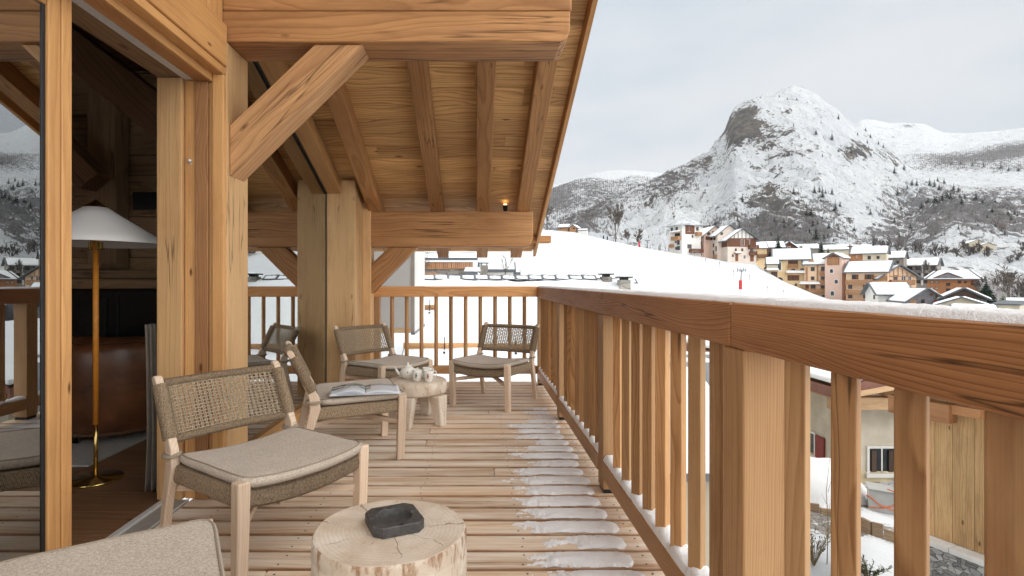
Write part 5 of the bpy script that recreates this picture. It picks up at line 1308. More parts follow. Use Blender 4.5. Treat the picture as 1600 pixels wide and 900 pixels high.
for px, py in [(1402, 399), (1415, 401), (1427, 398), (1440, 402), (1452, 401), (1466, 402), (1478, 403), (1492, 401), (1505, 402), (1514, 400), (1521, 401), (1540, 404), (1577, 412), (1592, 410), (1390, 398), (1378, 396), (1365, 394), (1531, 398), (1598, 396), (1472, 396)]:
    p = main.find(px, py)
    if p: spots.append((p, random.uniform(.9, 1.4)*24/F*p.y, 'leafless tree at the foot of the snowy fields', 'leafless trees below the fields'))
for px, py, Y, h in [(1462, 425, 176, 15), (1483, 424, 178, 16), (1530, 452, 160, 44), (1540, 448, 165, 40), (1552, 455, 150, 42), (1562, 462, 140, 40), (1590, 470, 125, 60), (1598, 462, 130, 62), (1548, 470, 130, 30), (1606, 468, 120, 55), (1522, 440, 170, 32)]:
    spots.append((at(px, py+6, Y), h/F*Y, 'leafless tree among the bushes right of the orange timber house', 'leafless trees right of the orange house'))
for px, py, Y, h in [(1190, 399, 192, 24), (1222, 397, 208, 22), (1249, 394, 222, 24), (1266, 393, 224, 20), (1301, 393, 226, 22), (1341, 393, 226, 24), (1369, 399, 204, 26), (1386, 405, 198, 26), (1412, 413, 197, 30), (1445, 424, 182, 34), (1456, 436, 172, 34), (1338, 404, 196, 20), (1180, 408, 180, 20)]:
    spots.append((at(px, py, Y), h/F*Y, 'leafless tree rising among the village roofs', 'leafless trees among the village roofs'))
for i, (p, h, lab, g) in enumerate(spots):
    c = variants[i] if i < 3 else copy_tree(variants[i % 3])
    c.location = p-Vector((0, 0, .3)); c.scale = (h, h, h); c.rotation_euler = (0, 0, random.uniform(0, 6)); c['label'] = lab; c['group'] = g
# scrub covering the bank right of the village
m = MB(); g = random.Random(3)
for i in range(1500):
    px = g.uniform(1535, 1700); Y = g.uniform(124, 185); top = 470-(Y-124)*.62
    b = at(px, top+g.uniform(-4, 10), Y); h = g.uniform(1.2, 3.4)
    for q in range(5):
        d = Vector((g.uniform(-.5, .5), g.uniform(-.5, .5), 1))*h*g.uniform(.5, 1); m.tube([b, b+d*.5+Vector((g.uniform(-.2, .2), 0, 0)), b+d], [.045, .03, .012], 3, cap=False, smooth=False)
M['frosty'] = plain('frosted_twigs', (.46, .44, .43), .9, .45, .5, coord='Geo')
tag(m.build('scrub', 'frosty'), kind='stuff')
# ================================================================ NEAR BUILDINGS
def stone_mat(name, sc, cols, mortar=(.30, .28, .25), mw=.06):
    k = NT(name); v = k.obj(); vv = k.vscale(v, (sc, sc, sc*1.9))
    n = k.noise(vv, 1.3, 2, .5)
    mp = k.n.new('ShaderNodeVectorMath'); mp.operation = 'ADD'; k.link(vv, mp.inputs[0])
    cb = k.n.new('ShaderNodeCombineXYZ'); [k.link(k.math('MULTIPLY', n, .5), cb.inputs[i]) for i in range(3)]; k.link(cb.outputs[0], mp.inputs[1])
    vo = k.n.new('ShaderNodeTexVoronoi'); vo.feature = 'DISTANCE_TO_EDGE'; vo.inputs['Scale'].default_value = 1; k.link(mp.outputs[0], vo.inputs['Vector'])
    vc = k.n.new('ShaderNodeTexVoronoi'); vc.inputs['Scale'].default_value = 1; k.link(mp.outputs[0], vc.inputs['Vector'])
    sp = k.n.new('ShaderNodeSeparateColor'); k.link(vc.outputs['Color'], sp.inputs[0])
    c = k.ramp(k.math('ADD', k.math('MULTIPLY', sp.outputs[0], .7), k.math('MULTIPLY', k.noise(v, sc*6, 5, .7), .3)), [(.15, cols[0]), (.5, cols[1]), (.85, cols[2])])
    e = k.ramp(vo.outputs['Distance'], [(0, (0, 0, 0)), (mw, (1, 1, 1))])
    k.col(k.mix(e, mortar, c)); k.rough(.9); k.bump(k.math('ADD', e, k.math('MULTIPLY', k.noise(v, sc*8, 4, .7), .4)), .8, .03); return k.m
M['drystone'] = stone_mat('dry_stone', 8.5, ((.14, .14, .135), (.27, .265, .25), (.43, .42, .39)), (.10, .095, .09), .05)
M['stonewall'] = stone_mat('stone_wall', 2.2, ((.14, .13, .115), (.25, .23, .20), (.38, .35, .30)))
M['oldrender'] = plain('old_cream_render', (.58, .53, .43), .92, .20, 1.6, .35, 25, c2=(.46, .41, .325))
M['bayrender'] = plain('pale_grey_render', (.40, .385, .365), .9, .06, 2, .1, 60)
M['redpurlin'] = plain('red_brown_fascia', (.20, .085, .06), .7, .2, 4)
M['lightwood'] = wood('new_rafter', (.42, .25, .12), (.64, .43, .24), 70, .8, .6, .3)
M['barnold'] = wood('shutter_dark', (.05, .03, .02), (.10, .06, .04), 60)
M['coping'] = plain('coping_stone', (.52, .50, .47), .85, .15, 5, .2, 60)
M['concrete'] = plain('concrete', (.40, .40, .385), .9, .12, 5, .2, 70)
M['orangerope'] = plain('orange_strap', (.75, .17, .035), .6, .15, 20)
M['graypanel'] = plain('grey_panel', (.30, .32, .33), .7, .12, 3)

# slate roof of the house below the far railing, patchy snow between the ridge tiles
rf = thing('slate_roof_house', 'house below the deck end with a snow covered slate roof and two chimneys', 'house', (1.6, 17, -5))
def RP(name, f, mats, bevel=0, parent=None):
    m = MB(); f(m); m.v = [tuple(Vector(v)-Vector((1.6, 17, -5))) for v in m.v]; return m.build(name, mats, parent or rf, bevel)
T2 = .40; ZR = 1.17; XL, XR, XR2 = -1.75, 3.42, 4.9
def zs(y): return ZR-T2*abs(17-y)
RP('wall', lambda m: m.prism([(XL+.5, 9.5, -5.4), (XL+.5, 24.5, -5.4), (XL+.5, 24.5, zs(24.5)-.1), (XL+.5, 17, ZR-.1), (XL+.5, 9.5, zs(9.5)-.1)], (XR2-XL-1.0, 0, 0)), 'cream')
rp = RP('roof', lambda m: (m.prism([(XL, 17, ZR), (XL, 8.9, zs(8.9)), (XL, 8.9, zs(8.9)-.12), (XL, 17, ZR-.12)], (XR2-XL, 0, 0)), m.prism([(XL, 17, ZR), (XL, 25, zs(25)), (XL, 25, zs(25)-.12), (XL, 17, ZR-.12)], (XR2-XL, 0, 0))), 'slate')
def rsnow(a, b):
    X = XL+.02+(XR2-XL-.04)*a; Y = 16.80-(16.80-8.92)*b
    n = noise.fractal(Vector((X*.9, Y*.9, 2)), .8, 2, 4); n2 = noise.fractal(Vector((X*.35, Y*.35, 8)), .8, 2, 2)
    e = min(1, min(a, 1-a)/.01, b/.006+.12, (1-b)/.01)
    return (X, Y, zs(Y)+.004+e*(.10+.05*n+.05*n2))
RP('roof_snow', lambda m: m.grid(rsnow, 90, 110), 'roofsnow')
def ridge(m):
    x = XL; i = 0
    while x < XR2-.2:
        w = .42; z = ZR+.05 if x < XR else ZR-.06
        for s in (-1, 1):
            a = Vector((x, 17, z+.10)); b = Vector((x+w*1.06, 17, z+.075)); d = Vector((0, s*.25, -.13))
            m.prism([a, b, b+d, a+d], Vector((0, s*.012, .028)))
        x += w; i += 1
RP('ridge_tiles', ridge, 'slate')
def ridgesnow(m):
    x = XL; g = random.Random(4)
    while x < XR2-.3:
        w = .42; z = ZR+.05 if x < XR else ZR-.06; k0 = g.uniform(.03, .10); k1 = g.uniform(.0, .08); sd = g.random()*50
        def f(a, b, x=x, z=z, k0=k0, k1=k1, sd=sd):
            X = x+.03+(w-.06)*(k1*(1-b)+(1-k1)*a)+.02*b; Y = 16.985-k0-(.235-k0)*b
            n = noise.fractal(Vector((X*6, Y*6, sd)), .7, 2, 3); e = min(1, min(a, 1-a)/.10, min(b, 1-b)/.2)
            return (X, Y, z+.125-(17-Y)*.53-.01*a+e*(.030+.02*n)+.006)
        m.grid(f, 10, 6); x += w
RP('ridge_snow', ridgesnow, 'roofsnow')
RP('snow_guard', lambda m: (m.tube([(-1.72, 12.69, zs(12.69)+.16), (.12, 12.69, zs(12.69)+.15)], .075, 12), m.tube([(.17, 12.66, zs(12.69)+.15), (2.6, 12.66, zs(12.69)+.14)], .072, 12)), 'rail2')
RP('snow_guard', lambda m: m.tube([(-1.5, 14.7, zs(14.7)+.17), (-1.08, 14.7, zs(14.7)+.17)], .07, 12), 'rail2')
RP('guard_bracket', lambda m: [(m.tube([(x, y-.10, zs(y)+.03), (x, y-.10, zs(y)+.38)], .012, 6), m.box((x-.02, y-.3, zs(y)+.02), (x+.02, y+.1, zs(y)+.05), 'y')) for x, y in ((-1.27, 14.7), (-.75, 12.69), (.9, 12.66), (2.0, 12.66))], 'iron')
def chim(m, x0, x1, y, z0, z1):
    m.box((x0, y, z0), (x1, y+.38, z1), 'z')
    m.box((x0+.05, y+.05, z1+.001), (x1-.05, y+.33, z1+.06), 'x', 1); m.box((x0-.05, y-.05, z1+.061), (x1+.05, y+.43, z1+.10), 'x', 1)
    m.grid(lambda a, b: (x0-.04+(x1-x0+.08)*a, y-.04+.46*b, z1+.101+(.05 if 0 < a < 1 and 0 < b < 1 else 0)), 8, 8, 2)
RP('chimney', lambda m: chim(m, 3.87, 4.16, 16.6, .6, 1.27), ['stonewall', 'iron', 'roofsnow'], 0, rp)
RP('chimney', lambda m: chim(m, 4.26, 4.56, 16.0, .3, 1.17), ['stonewall', 'iron', 'roofsnow'], 0, rp)

# rendered bay of the neighbouring house past the deck end
bay = thing('rendered_bay', 'pale grey rendered bay of the neighbouring house past the far railing', 'house bay', (-2.4, 8.6, .35))
def BP(name, f, mats, bevel=0):
    m = MB(); f(m); m.v = [tuple(Vector(v)-Vector((-2.4, 8.6, .35))) for v in m.v]; return m.build(name, mats, bay, bevel)
BP('wall', lambda m: m.box((-4.2, 8.0, .42), (-.975, 9.6, 3.4), 'z'), 'bayrender')
BP('corner_strip', lambda m: m.box((-.974, 7.99, .36), (-.925, 8.03, 3.4), 'z'), 'greyrender')
BP('side_panel', lambda m: m.box((-.974, 8.06, .36), (-.925, 9.6, 3.4), 'z'), 'winframe')
BP('base_board', lambda m: m.box((-4.2, 7.985, .35), (-.976, 9.6, .418), 'x'), 'lightwood', .004)
BP('base_board', lambda m: m.box((-.9755, 8.0, .32), (-.918, 9.6, .358), 'y'), 'steel')
BP('roof', lambda m: m.prism([(-4.4, 7.6, 3.42), (-.6, 7.6, 3.42), (-.6, 7.6, 3.6), (-4.4, 7.6, 4.2)], (0, 2.4, 0)), 'slate')
BP('bracket', lambda m: (m.box((-2.2, 7.9, 1.42), (-1.62, 7.985, 1.54), 'x'), m.prism([(-1.75, 7.9, 1.42), (-1.62, 7.9, 1.42), (-1.62, 7.9, 1.27)], (0, .08, 0))), 'lightwood', .004)

def lodge():
    c = at(700, 433, 40); t = thing('stone_lodge', 'stone and timber lodge with a thick snowy roof seen above the slate ridge', 'lodge', c)
    def LP(name, f, mats, parent=None):
        m = MB(); f(m); return m.build(name, mats, parent or t)
    LP('wall', lambda m: m.box((-2.3, 0, -5), (1.9, 4, .62), 'x'), 'stonewall')
    LP('cladding', lambda m: [m.box((-1.75+k*.15, -.12, .63), (-1.61+k*.15, -.02, 1.12), 'z') for k in range(24)], 'rail')
    LP('balcony', lambda m: (m.box((-1.9, -.3, .60), (1.9, -.125, .66), 'x')), 'rail')
    LP('window', lambda m: m.box((-1.7, -.06, .02), (-.75, -.003, .30), 'x'), 'balc')
    LP('garage', lambda m: m.box((-.5, -.05, -.4), (1.85, -.003, .22), 'x'), 'slate')
    r = LP('roof', lambda m: m.prism([(-2.6, -.5, 1.22), (2.2, -.5, 1.22), (2.2, -.5, 1.38), (-2.6, -.5, 1.38)], (0, 5, .5)), 'slate')
    s2 = MB(); snow_slab(s2, [Vector((-2.6, -.55, 1.40)), Vector((2.25, -.55, 1.40)), Vector((2.25, 4.4, 1.92)), Vector((-2.6, 4.4, 1.92))], .28, 3); s2.build('roof_snow', 'roofsnow', t)
    LP('snow_guard', lambda m: m.tube([(-2.2, .1, 1.80), (2.0, .1, 1.80)], .035, 8), 'steel')
    LP('porch', lambda m: m.box((1.3, -.9, -.6), (2.2, -.2, .40), 'x'), 'slate')
    s2 = MB(); s2.grid(lambda a, b: (1.2+1.2*a, -1.0+1.0*b, .41+.25*(min(1, min(a, 1-a, b, 1-b)/.08))**.5+.1*b), 16, 10); s2.build('porch_snow', 'roofsnow', t)
lodge()
p = at(756.5, 432, 30); t = thing('stone_chimney', 'square stone chimney with a snow cap rising behind the slate ridge', 'chimney', p)
m = MB(); m.box((-.21, -.21, -4), (.21, .21, .62), 'z'); m.build('stack', 'stonewall', t)
m = MB(); [m.box((x-.03, y-.03, .621), (x+.03, y+.03, .72), 'z') for x in (-.15, .15) for y in (-.15, .15)]; m.box((-.26, -.26, .721), (.26, .26, .77), 'x'); m.build('cap', 'slate', t)
m = MB(); m.grid(lambda a, b: (-.26+.52*a, -.26+.52*b, .771+.12*(min(1, min(a, 1-a, b, 1-b)/.12))**.5), 14, 14); m.build('snow_cap', 'roofsnow', t)
house('cottage', 'small white cottage half buried in snow behind the stone chimney', 776, 440, 42, 2.6, 2.5, .8, 0, 'C', 'x', .55, .2, 'white', [], sth=.15, cat='cottage', base=4)
house('cottage', 'low white snow covered shed right of the young bare tree', 796, 440, 44, 1.6, 2, .55, 0, 'C', 'x', .25, .1, 'white', [], sth=.15, cat='shed', base=4)
bare_tree('bare_tree', 'young bare tree standing behind the slate ridge', at(788, 436, 28), 2.3, 101, depth=3, spread=.5, nb=(3, 4), tw=.012, thin=.9)
bare_tree('bare_tree', 'pale bare shrub tree left of the stone lodge', at(664, 432, 32), 1.7, 102, depth=4, spread=.6, nb=(3, 4), tw=.012)
bare_tree('bare_tree', 'slender bare sapling beside the stone lodge corner', at(655, 434, 30), 2.2, 103, depth=3, spread=.4, nb=(3, 4), tw=.012)

M['yellowish'] = plain('ochre_plinth', (.55, .46, .30), .92, .2, 1.5, .3, 25)
M['redshut'] = plain('red_shutter', (.24, .045, .04), .7, .2, 5)
# old rendered farmhouse seen between the near balusters
fh = thing('rendered_farmhouse', 'old cream rendered farmhouse with timber eaves seen between the near balusters', 'farmhouse', (11.3, 16.4, -5.05))
def FP(name, f, mats, bevel=0, parent=None):
    m = MB(); f(m); return m.build(name, mats, parent or fh, bevel)
FP('wall', lambda m: m.box((0, 0, -1.5), (9, 9, 3.5), 'z'), 'oldrender')
FP('plinth', lambda m: (m.box((-.03, -.03, -1.5), (9, -.001, .42), 'x'), m.box((-.03, 0, -1.5), (-.001, 9, .42), 'y')), 'yellowish')
def fwin(face, u, z, w, h, red=False):
    o = FP('window', lambda m: None, 'winframe') if False else None
    m = MB(); sh = MB()
    def B(mm, u0, u1, z0, z1, d0, d1, mi=0):
        if face == 'F': mm.box((u0, -d1, z0), (u1, -d0, z1), 'z', mi)
        else: mm.box((-d1, u0, z0), (-d0, u1, z1), 'z', mi)
    b = .075
    B(m, u-w/2, u-w/2+b, z-h/2, z+h/2, .002, .05); B(m, u+w/2-b, u+w/2, z-h/2, z+h/2, .002, .05); B(m, u-w/2+b, u+w/2-b, z+h/2-b, z+h/2, .002, .05); B(m, u-w/2-.05, u+w/2+.05, z-h/2-.10, z-h/2+b*.3, .002, .11)
    B(m, u-w/2+b, u+w/2-b, z-h/2+b*.31, z+h/2-b, .003, .012, 1); B(m, u-.02, u+.02, z-h/2+b*.31, z+h/2-b, .013, .03, 0)
    wo = m.build('window', ['winframe', 'win'], fh)
    if red:
        B(sh, u-w/2-.02, u-w/2-.44, z-h/2, z+h/2-.05, .02, .07) if False else None
        B(sh, u-w/2-.46, u-w/2-.02, z-h/2, z+h/2-.05, .02, .07); sh.build('shutter', 'redshut', wo)
    else:
        for e in (-1, 1):
            sh = MB(); B(sh, u+e*(w/2-.20)-.07, u+e*(w/2-.20)+.07, z-h/2+.06, z+h/2-.14, .031, .06); sh.build('shutter', 'barnold', wo)
fwin('F', .98, .77, .92, .84)
fwin('L', 1.95, .74, .78, .80, True)
FP('roof', lambda m: (m.prism([(-1.5, -1.7, 2.93), (4.5, -1.7, 4.05), (10.5, -1.7, 2.93), (10.5, -1.7, 3.08), (4.5, -1.7, 4.20), (-1.5, -1.7, 3.08)], (0, 12, 0), grain=(0, 1, 0))), 'lightwood')
FP('fascia', lambda m: (m.prism([(-1.5, -1.73, 3.085), (4.5, -1.73, 4.205), (4.5, -1.73, 4.44), (-1.5, -1.73, 3.32)], (0, .05, 0), grain=(1, 0, .19)), m.box((-1.56, -1.73, 2.98), (-1.505, 10.2, 3.26), 'y')), 'redpurlin', .005)
FP('fascia', lambda m: m.prism([(-1.45, -1.76, 2.95), (4.5, -1.76, 4.06), (4.5, -1.76, 4.21), (-1.45, -1.76, 3.10)], (0, .028, 0), grain=(1, 0, .19)), 'lightwood', .005)
FP('purlin', lambda m: m.prism([(0.15, -1.45, 2.95), (.15, 0, 2.95), (.15, 0, 3.3), (.15, -1.45, 3.3), (.15, -1.62, 3.1)], (.28, 0, 0), grain=(0, 1, 0)), 'lightwood', .01)
FP('purlin', lambda m: m.box((-1.3, -1.25, 2.56), (3.6, -.95, 2.915), 'x'), 'lightwood', .02)
FP('purlin', lambda m: m.box((1.75, -1.5, 2.35), (2.0, 0, 2.72), 'y'), 'lightwood', .01)
FP('rafter', lambda m: m.prism([(1.0, -1.66, 2.92), (1.0, 0, 2.92), (1.0, 0, 3.22), (1.0, -1.66, 3.12)], (.22, 0, 0), grain=(0, 1, 0)), 'lightwood', .01)
FP('rafter', lambda m: m.prism([(2.6, -1.66, 3.1), (2.6, 0, 3.1), (2.6, 0, 3.5), (2.6, -1.66, 3.4)], (.22, 0, 0), grain=(0, 1, 0)), 'lightwood', .01)
FP('gutter', lambda m: m.tube([(.4, -1.25, 2.62), (1.9, -1.15, 2.40)], .06, 8), 'redpurlin')
FP('roof_snow', lambda m: m.prism([(-1.5, -1.7, 3.34), (4.5, -1.7, 4.46), (4.5, -1.7, 4.62), (-1.5, -1.7, 3.5)], (0, 11.9, 0)), 'roofsnow', .04)
house('slate_house', 'dark slate roofed house behind the rendered farmhouse', 1272, 612, 27, 5, 6, 1.3, 10, 'C', 'y', 1.6, .5, 'greywood', [], sth=.12, base=4)

# plank outbuilding on a dry stone base
ob = thing('plank_outbuilding', 'plank clad outbuilding on a dry stone base at the right', 'outbuilding', (6.6, 7.99, -2.6))
u = Vector((.395, -.919, 0)); nrm = Vector((-.919, -.395, 0))
def wl(m, s0, s1, z0, z1, d0, d1, mi=0, axis='z'):
    o = u*((s0+s1)/2)+nrm*((d0+d1)/2)+Vector((0, 0, (z0+z1)/2)); E = (u*(s1-s0), Vector((0, 0, z1-z0)), nrm*(d1-d0))
    if axis == 'z': m.obox(o, E[1], E[0], E[2], mi)
    else: m.obox(o, E[0], E[1], E[2], mi)
def OP(name, f, mats, bevel=0):
    m = MB(); f(m); return m.build(name, mats, ob, bevel)
def planks(m):
    s = -.05
    while s < 4:
        w = random.uniform(.17, .26); wl(m, s, s+w-.004, 0, 2.22, -.04, 0); s += w
OP('plank_wall', planks, 'barn', .003)
OP('wall', lambda m: wl(m, -.06, 4, -.3, 2.5, -3.0, -.042), 'barn')
OP('coping', lambda m: [wl(m, -.3+k*.72, .415+k*.72, -.075, -.004, -.4, .22, 0, 'x') for k in range(6)], 'coping', .01)
OP('stone_base', lambda m: wl(m, -.3, 4, -3.5, -.077, -2.8, .15, 0, 'x'), 'drystone')
OP('wall_plate', lambda m: (wl(m, -.35, .42, 1.72, 1.99, .002, .22, 0, 'x'), wl(m, .421, .75, 1.86, 1.99, .002, .16, 0, 'x')), 'rail', .008)
OP('corner_board', lambda m: wl(m, -.10, -.051, 0, 2.22, -.08, .03), 'barn', .003)
OP('roof', lambda m: wl(m, -1.7, 4.2, 2.52, 2.66, -3.3, .62, 0, 'x'), 'slate')

# yard pieces below the railing
def gp(px, py):
    Y = 7.0
    while Y < 60:
        X = (px-VX)/F*Y; z = ground_z(X, Y)
        if VY-(z-EYE)/Y*F <= py: return Vector((X, Y, z))
        Y += .05
p = gp(1378, 797); t = thing('concrete_block', 'grey concrete block bound with orange straps in the yard', 'concrete block', p, R(-30))
m = MB(); m.box((-.30, -.27, -.1), (.30, .27, .56), 'z'); m.box((-.33, -.30, .562), (.33, .30, .60), 'x'); m.build('block', 'concrete', t, .015)
m = MB(); m.tube([(-.31, -.29, .40), (-.1, -.285, .22), (.31, -.28, .09), (.315, .25, .15), (-.315, .28, .22), (-.315, -.29, .40)], .014, 6); m.tube([(-.31, -.285, .10), (.0, -.28, .14), (.31, -.285, .30), (.25, -.31, .61), (.1, -.15, .615)], .014, 6); m.build('strap', 'orangerope', t)
M['sleeper'] = wood('edging_wood', (.22, .14, .08), (.42, .30, .19), 60)
for i, pts in enumerate((((1262, 798), (1300, 812), (1318, 808)), ((1330, 822), (1362, 830), (1400, 842), (1440, 856)))):
    m = MB(); P_ = [gp(*q) for q in pts]; g = random.Random(i)
    for a, b in zip(P_, P_[1:]):
        n = max(2, int((b-a).length/.42))
        for q in range(n):
            c = a.lerp(b, (q+.5)/n); d = (b-a)/n; d.z = 0; hh = g.uniform(.22, .38)
            m.obox(c+Vector((0, 0, hh/2-.12)), d*.93, (-d.y*.25, d.x*.25, 0), (0, 0, hh))
    o = m.build('timber_edging', 'sleeper', None, .015); tag(o, ('broken timber edging round the snow mound near the farmhouse', 'long timber edging step across the snowy yard')[i], 'edging')
M['weed'] = plain('dry_stems', (.30, .23, .13), .9, .4, 4); M['ever'] = plain('evergreen_leaves', (.10, .115, .05), .8, .5, 12)
m = MB(); g = random.Random(8)
for k_ in range(260):
    q = g.choice(((1285, 770, 1.0), (1275, 740, .6), (1300, 830, .8), (1265, 725, .5), (1322, 745, .5), (1120, 860, 1.0), (1105, 800, 1.2)))
    b = gp(q[0]+g.gauss(0, 14), q[1]+g.gauss(0, 10))
    if b is None: continue
    h = g.uniform(.08, .3)*q[2]; d = Vector((g.uniform(-.5, .5), g.uniform(-.5, .5), 1))*h
    m.tube([b, b+d*.6, b+d+Vector((g.uniform(-.05, .05), 0, -.02))], [.006, .005, .002], 3, cap=False, smooth=False)
tag(m.build('dry_grass', 'weed'), kind='stuff')
def shrub(px, py, r, h, lab, n, mat):
    b = gp(px, py); t = thing('shrub', lab, 'shrub', b); g = random.Random(px); st = MB(); lf = MB()
    for i in range(n):
        a = g.uniform(0, 6.3); d = Vector((math.cos(a)*r*g.uniform(.2, 1), math.sin(a)*r*g.uniform(.2, 1), h*g.uniform(.6, 1)))
        st.tube([(0, 0, -.05), d*.5+Vector((0, 0, .05)), d], [.008, .006, .002], 4, cap=False)
        for q in range(16):
            f_ = g.uniform(.35, 1.02); p_ = d*f_; s1 = Vector((g.uniform(-1, 1), g.uniform(-1, 1), g.uniform(-.2, 1))).normalized()*g.uniform(.05, .10); s2 = s1.cross(Vector((g.random(), g.random(), 1))).normalized()*.012
            lf.add([p_, p_+s1*.5+s2, p_+s1, p_+s1*.5-s2], [(0, 1, 2, 3)])
    st.build('stem', 'weed', t); lf.build('foliage', mat, t)
shrub(1358, 905, .42, .42, 'low evergreen shrub at the bottom between two balusters', 26, 'ever')
shrub(1272, 885, .40, .75, 'dry leafy shrub right of the near railing post', 22, 'weed')
b = gp(1292, 880); t = thing('tall_weed', 'tall dry weed stem rising before the farmhouse yard', 'weed', b)
m = MB(); m.tube([(0, 0, -.1), (.03, 0, .8), (0, .02, 1.5), (.06, 0, 2.2)], [.010, .008, .006, .003], 5)
for z_ in (.5, .8, 1.0, 1.2, 1.5, 1.8): m.tube([(.02, 0, z_), (.02+.14*random.uniform(-1, 1), .05, z_+.25)], [.005, .002], 4)
m.build('stem', 'weed', t)
# mound of cleared snow by the farmhouse
c = gp(1282, 765)
m = MB(); m.grid(lambda a, b: (c.x-1.3+2.6*a, c.y-1.2+2.4*b, c.z-.15+1.05*max(0, 1-((2*a-1)**2+(2*b-1)**2))**.7*(1+.3*noise.noise(Vector((a*4, b*4, 2))))), 30, 30)
tag(m.build('snow_heap', 'snow'), 'rounded heap of cleared snow in front of the farmhouse wall', 'snow heap')
# grey panel fence seen between the balusters beyond the near post
fc = thing('panel_fence', 'grey concrete panel fence on the snow beyond the balusters', 'fence', (4.75, 12, -2.1))
ga = ground_z(4.75, 12)
for k_ in range(5):
    x = -1.5+k_*.75
    m = MB(); m.box((x+.05, -.03, ga+2.1+1.6), (x+.70, .03, 1.42), 'z'); m.build('panel', 'graypanel', fc, .01)
    m = MB(); m.box((x-.045, -.05, ga+1.9), (x+.045, .05, 1.52), 'z'); m.build('post', 'steel', fc, .006)
m = MB(); m.box((-1.6, -.045, 1.53), (2.3, .045, 1.60), 'x'); m.build('top_rail', 'graypanel', fc, .006)
m = MB(); m.box((-1.6, -.12, ga+1.9), (2.3, .12, ga+2.1+1.58), 'x'); m.build('plinth', 'drystone', fc, .006)
m = MB(); m.grid(lambda a, b: (-1.6+3.9*a, -.045+.09*b, 1.601+.05*(min(1, min(a, 1-a)/.01, min(b, 1-b)/.25))**.5), 60, 6); m.build('snow_cap', 'roofsnow', fc)

# ================================================================ AIR
k = NT('valley_haze'); k.n.remove(k.b)
pv = k.add('ShaderNodeVolumePrincipled'); pv.inputs['Color'].default_value = (.88, .93, 1, 1); pv.inputs['Density'].default_value = .00003; pv.inputs['Anisotropy'].default_value = .2
k.link(pv.outputs[0], k.out.inputs['Volume']); M['haze'] = k.m
m = MB(); m.box((-12000, -12000, -160), (12000, 12000, 1700), 'x'); o = m.build('haze', 'haze'); tag(o, kind='stuff')
# ================================================================ LIGHT, SKY, CAMERA
SUN_AZ, SUN_EL = R(-35), R(47)              # from +Y towards +X
sd_ = Vector((math.sin(SUN_AZ)*math.cos(SUN_EL), math.cos(SUN_AZ)*math.cos(SUN_EL), math.sin(SUN_EL)))
L = bpy.data.lights.new('sun', 'SUN'); L.energy = .95; L.angle = R(10); L.color = (1, .95, .86)
lo = bpy.data.objects.new('sun', L); COL.objects.link(lo); lo.rotation_euler = sd_.to_track_quat('Z', 'Y').to_euler(); lo.location = (0, 0, 60)
w = bpy.data.worlds.new('World'); scene.world = w; w.use_nodes = True
nt = w.node_tree; N = nt.nodes; bg = N['Background']
sky = N.new('ShaderNodeTexSky'); sky.sky_type = 'NISHITA'; sky.sun_disc = False; sky.sun_elevation = SUN_EL; sky.sun_rotation = SUN_AZ
sky.air_density = 1; sky.dust_density = 2
tc = N.new('ShaderNodeTexCoord')
sp = N.new('ShaderNodeSeparateXYZ'); nt.links.new(tc.outputs['Generated'], sp.inputs[0])
mp = N.new('ShaderNodeMapping'); mp.inputs['Scale'].default_value = (1, 1, 3.2); nt.links.new(tc.outputs['Generated'], mp.inputs[0])
ns = N.new('ShaderNodeTexNoise'); ns.inputs['Scale'].default_value = 1.7; ns.inputs['Detail'].default_value = 5; ns.inputs['Roughness'].default_value = .5; nt.links.new(mp.outputs[0], ns.inputs['Vector'])
def wm(op, a, b, clamp=False):
    n = N.new('ShaderNodeMath'); n.operation = op; n.use_clamp = clamp
    for i, v in enumerate((a, b)):
        if isinstance(v, (int, float)): n.inputs[i].default_value = v
        else: nt.links.new(v, n.inputs[i])
    return n.outputs[0]
# overcast deck: three times brighter overhead than at the horizon, mottled
z = wm('MAXIMUM', sp.outputs[2], 0)
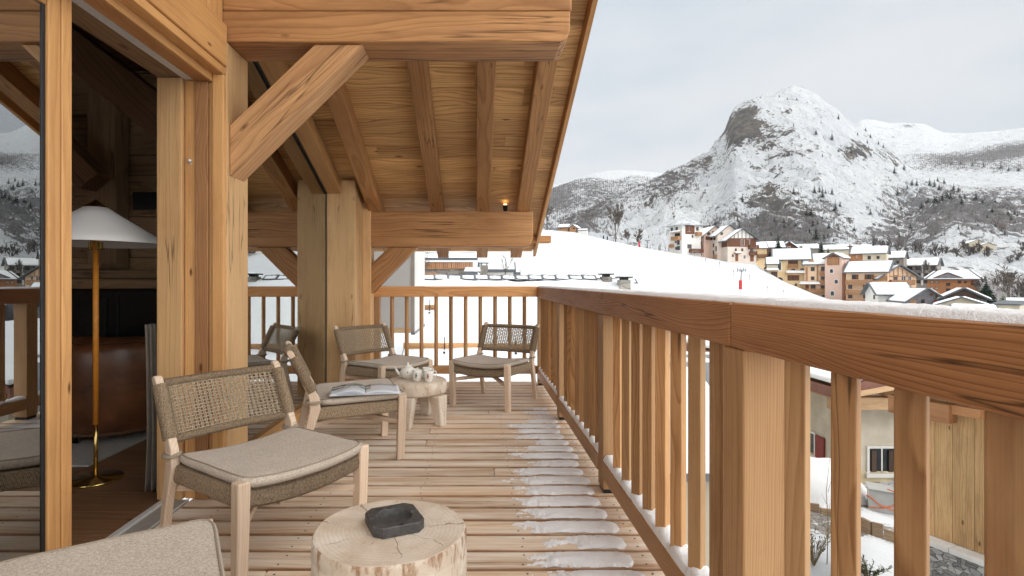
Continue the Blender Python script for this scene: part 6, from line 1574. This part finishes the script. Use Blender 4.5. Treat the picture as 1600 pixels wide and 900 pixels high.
# and brighter behind the viewer, where the cloud is thin
back = wm('MAXIMUM', wm('ADD', wm('ADD', wm('MULTIPLY', sp.outputs[0], .66), wm('MULTIPLY', sp.outputs[1], -.72)), wm('MULTIPLY', z, .10)), 0)
lum = wm('MULTIPLY', wm('ADD', wm('ADD', wm('MULTIPLY', z, .10), wm('MULTIPLY', back, 4.3)), .92), wm('ADD', .86, wm('MULTIPLY', ns.outputs['Fac'], .26)))
cr = N.new('ShaderNodeValToRGB'); e = cr.color_ramp.elements
e[0].position = .36; e[0].color = (.74, .84, .92, 1); e[1].position = .60; e[1].color = (.97, .985, 1.0, 1); nt.links.new(ns.outputs['Fac'], cr.inputs[0])
vm = N.new('ShaderNodeVectorMath'); vm.operation = 'SCALE'; wmx = N.new('ShaderNodeMix'); wmx.data_type = 'RGBA'; wmx.inputs[7].default_value = (.99, .985, .96, 1)   # thin cloud near the light side is warmer
nt.links.new(wm('MULTIPLY', back, 1.6, True), wmx.inputs[0]); nt.links.new(cr.outputs[0], wmx.inputs[6]); nt.links.new(wmx.outputs[2], vm.inputs[0]); nt.links.new(wm('MULTIPLY', lum, 7.4), vm.inputs['Scale'])
mx = N.new('ShaderNodeMix'); mx.data_type = 'RGBA'; mx.inputs[0].default_value = .88
nt.links.new(sky.outputs[0], mx.inputs[6]); nt.links.new(vm.outputs[0], mx.inputs[7]); nt.links.new(mx.outputs[2], bg.inputs[0])
bg.inputs['Strength'].default_value = .07
cam = bpy.data.cameras.new('camera'); co = bpy.data.objects.new('camera', cam); COL.objects.link(co); scene.camera = co
co.location = (0, 0, EYE); co.rotation_euler = (R(90), 0, 0)
cam.sensor_width = 36; cam.lens = F/1600*36; cam.shift_x = (800-VX)/1600; cam.shift_y = -(450-VY)/1600
cam.clip_start = .05; cam.clip_end = 30000
scene.view_settings.view_transform = 'Standard'; scene.view_settings.look = 'None'; scene.view_settings.gamma = 1
scene.view_settings.exposure = .80
scene.cycles.diffuse_bounces = 6; scene.cycles.max_bounces = 10; scene.cycles.transparent_max_bounces = 12
scene.cycles.use_denoising = True
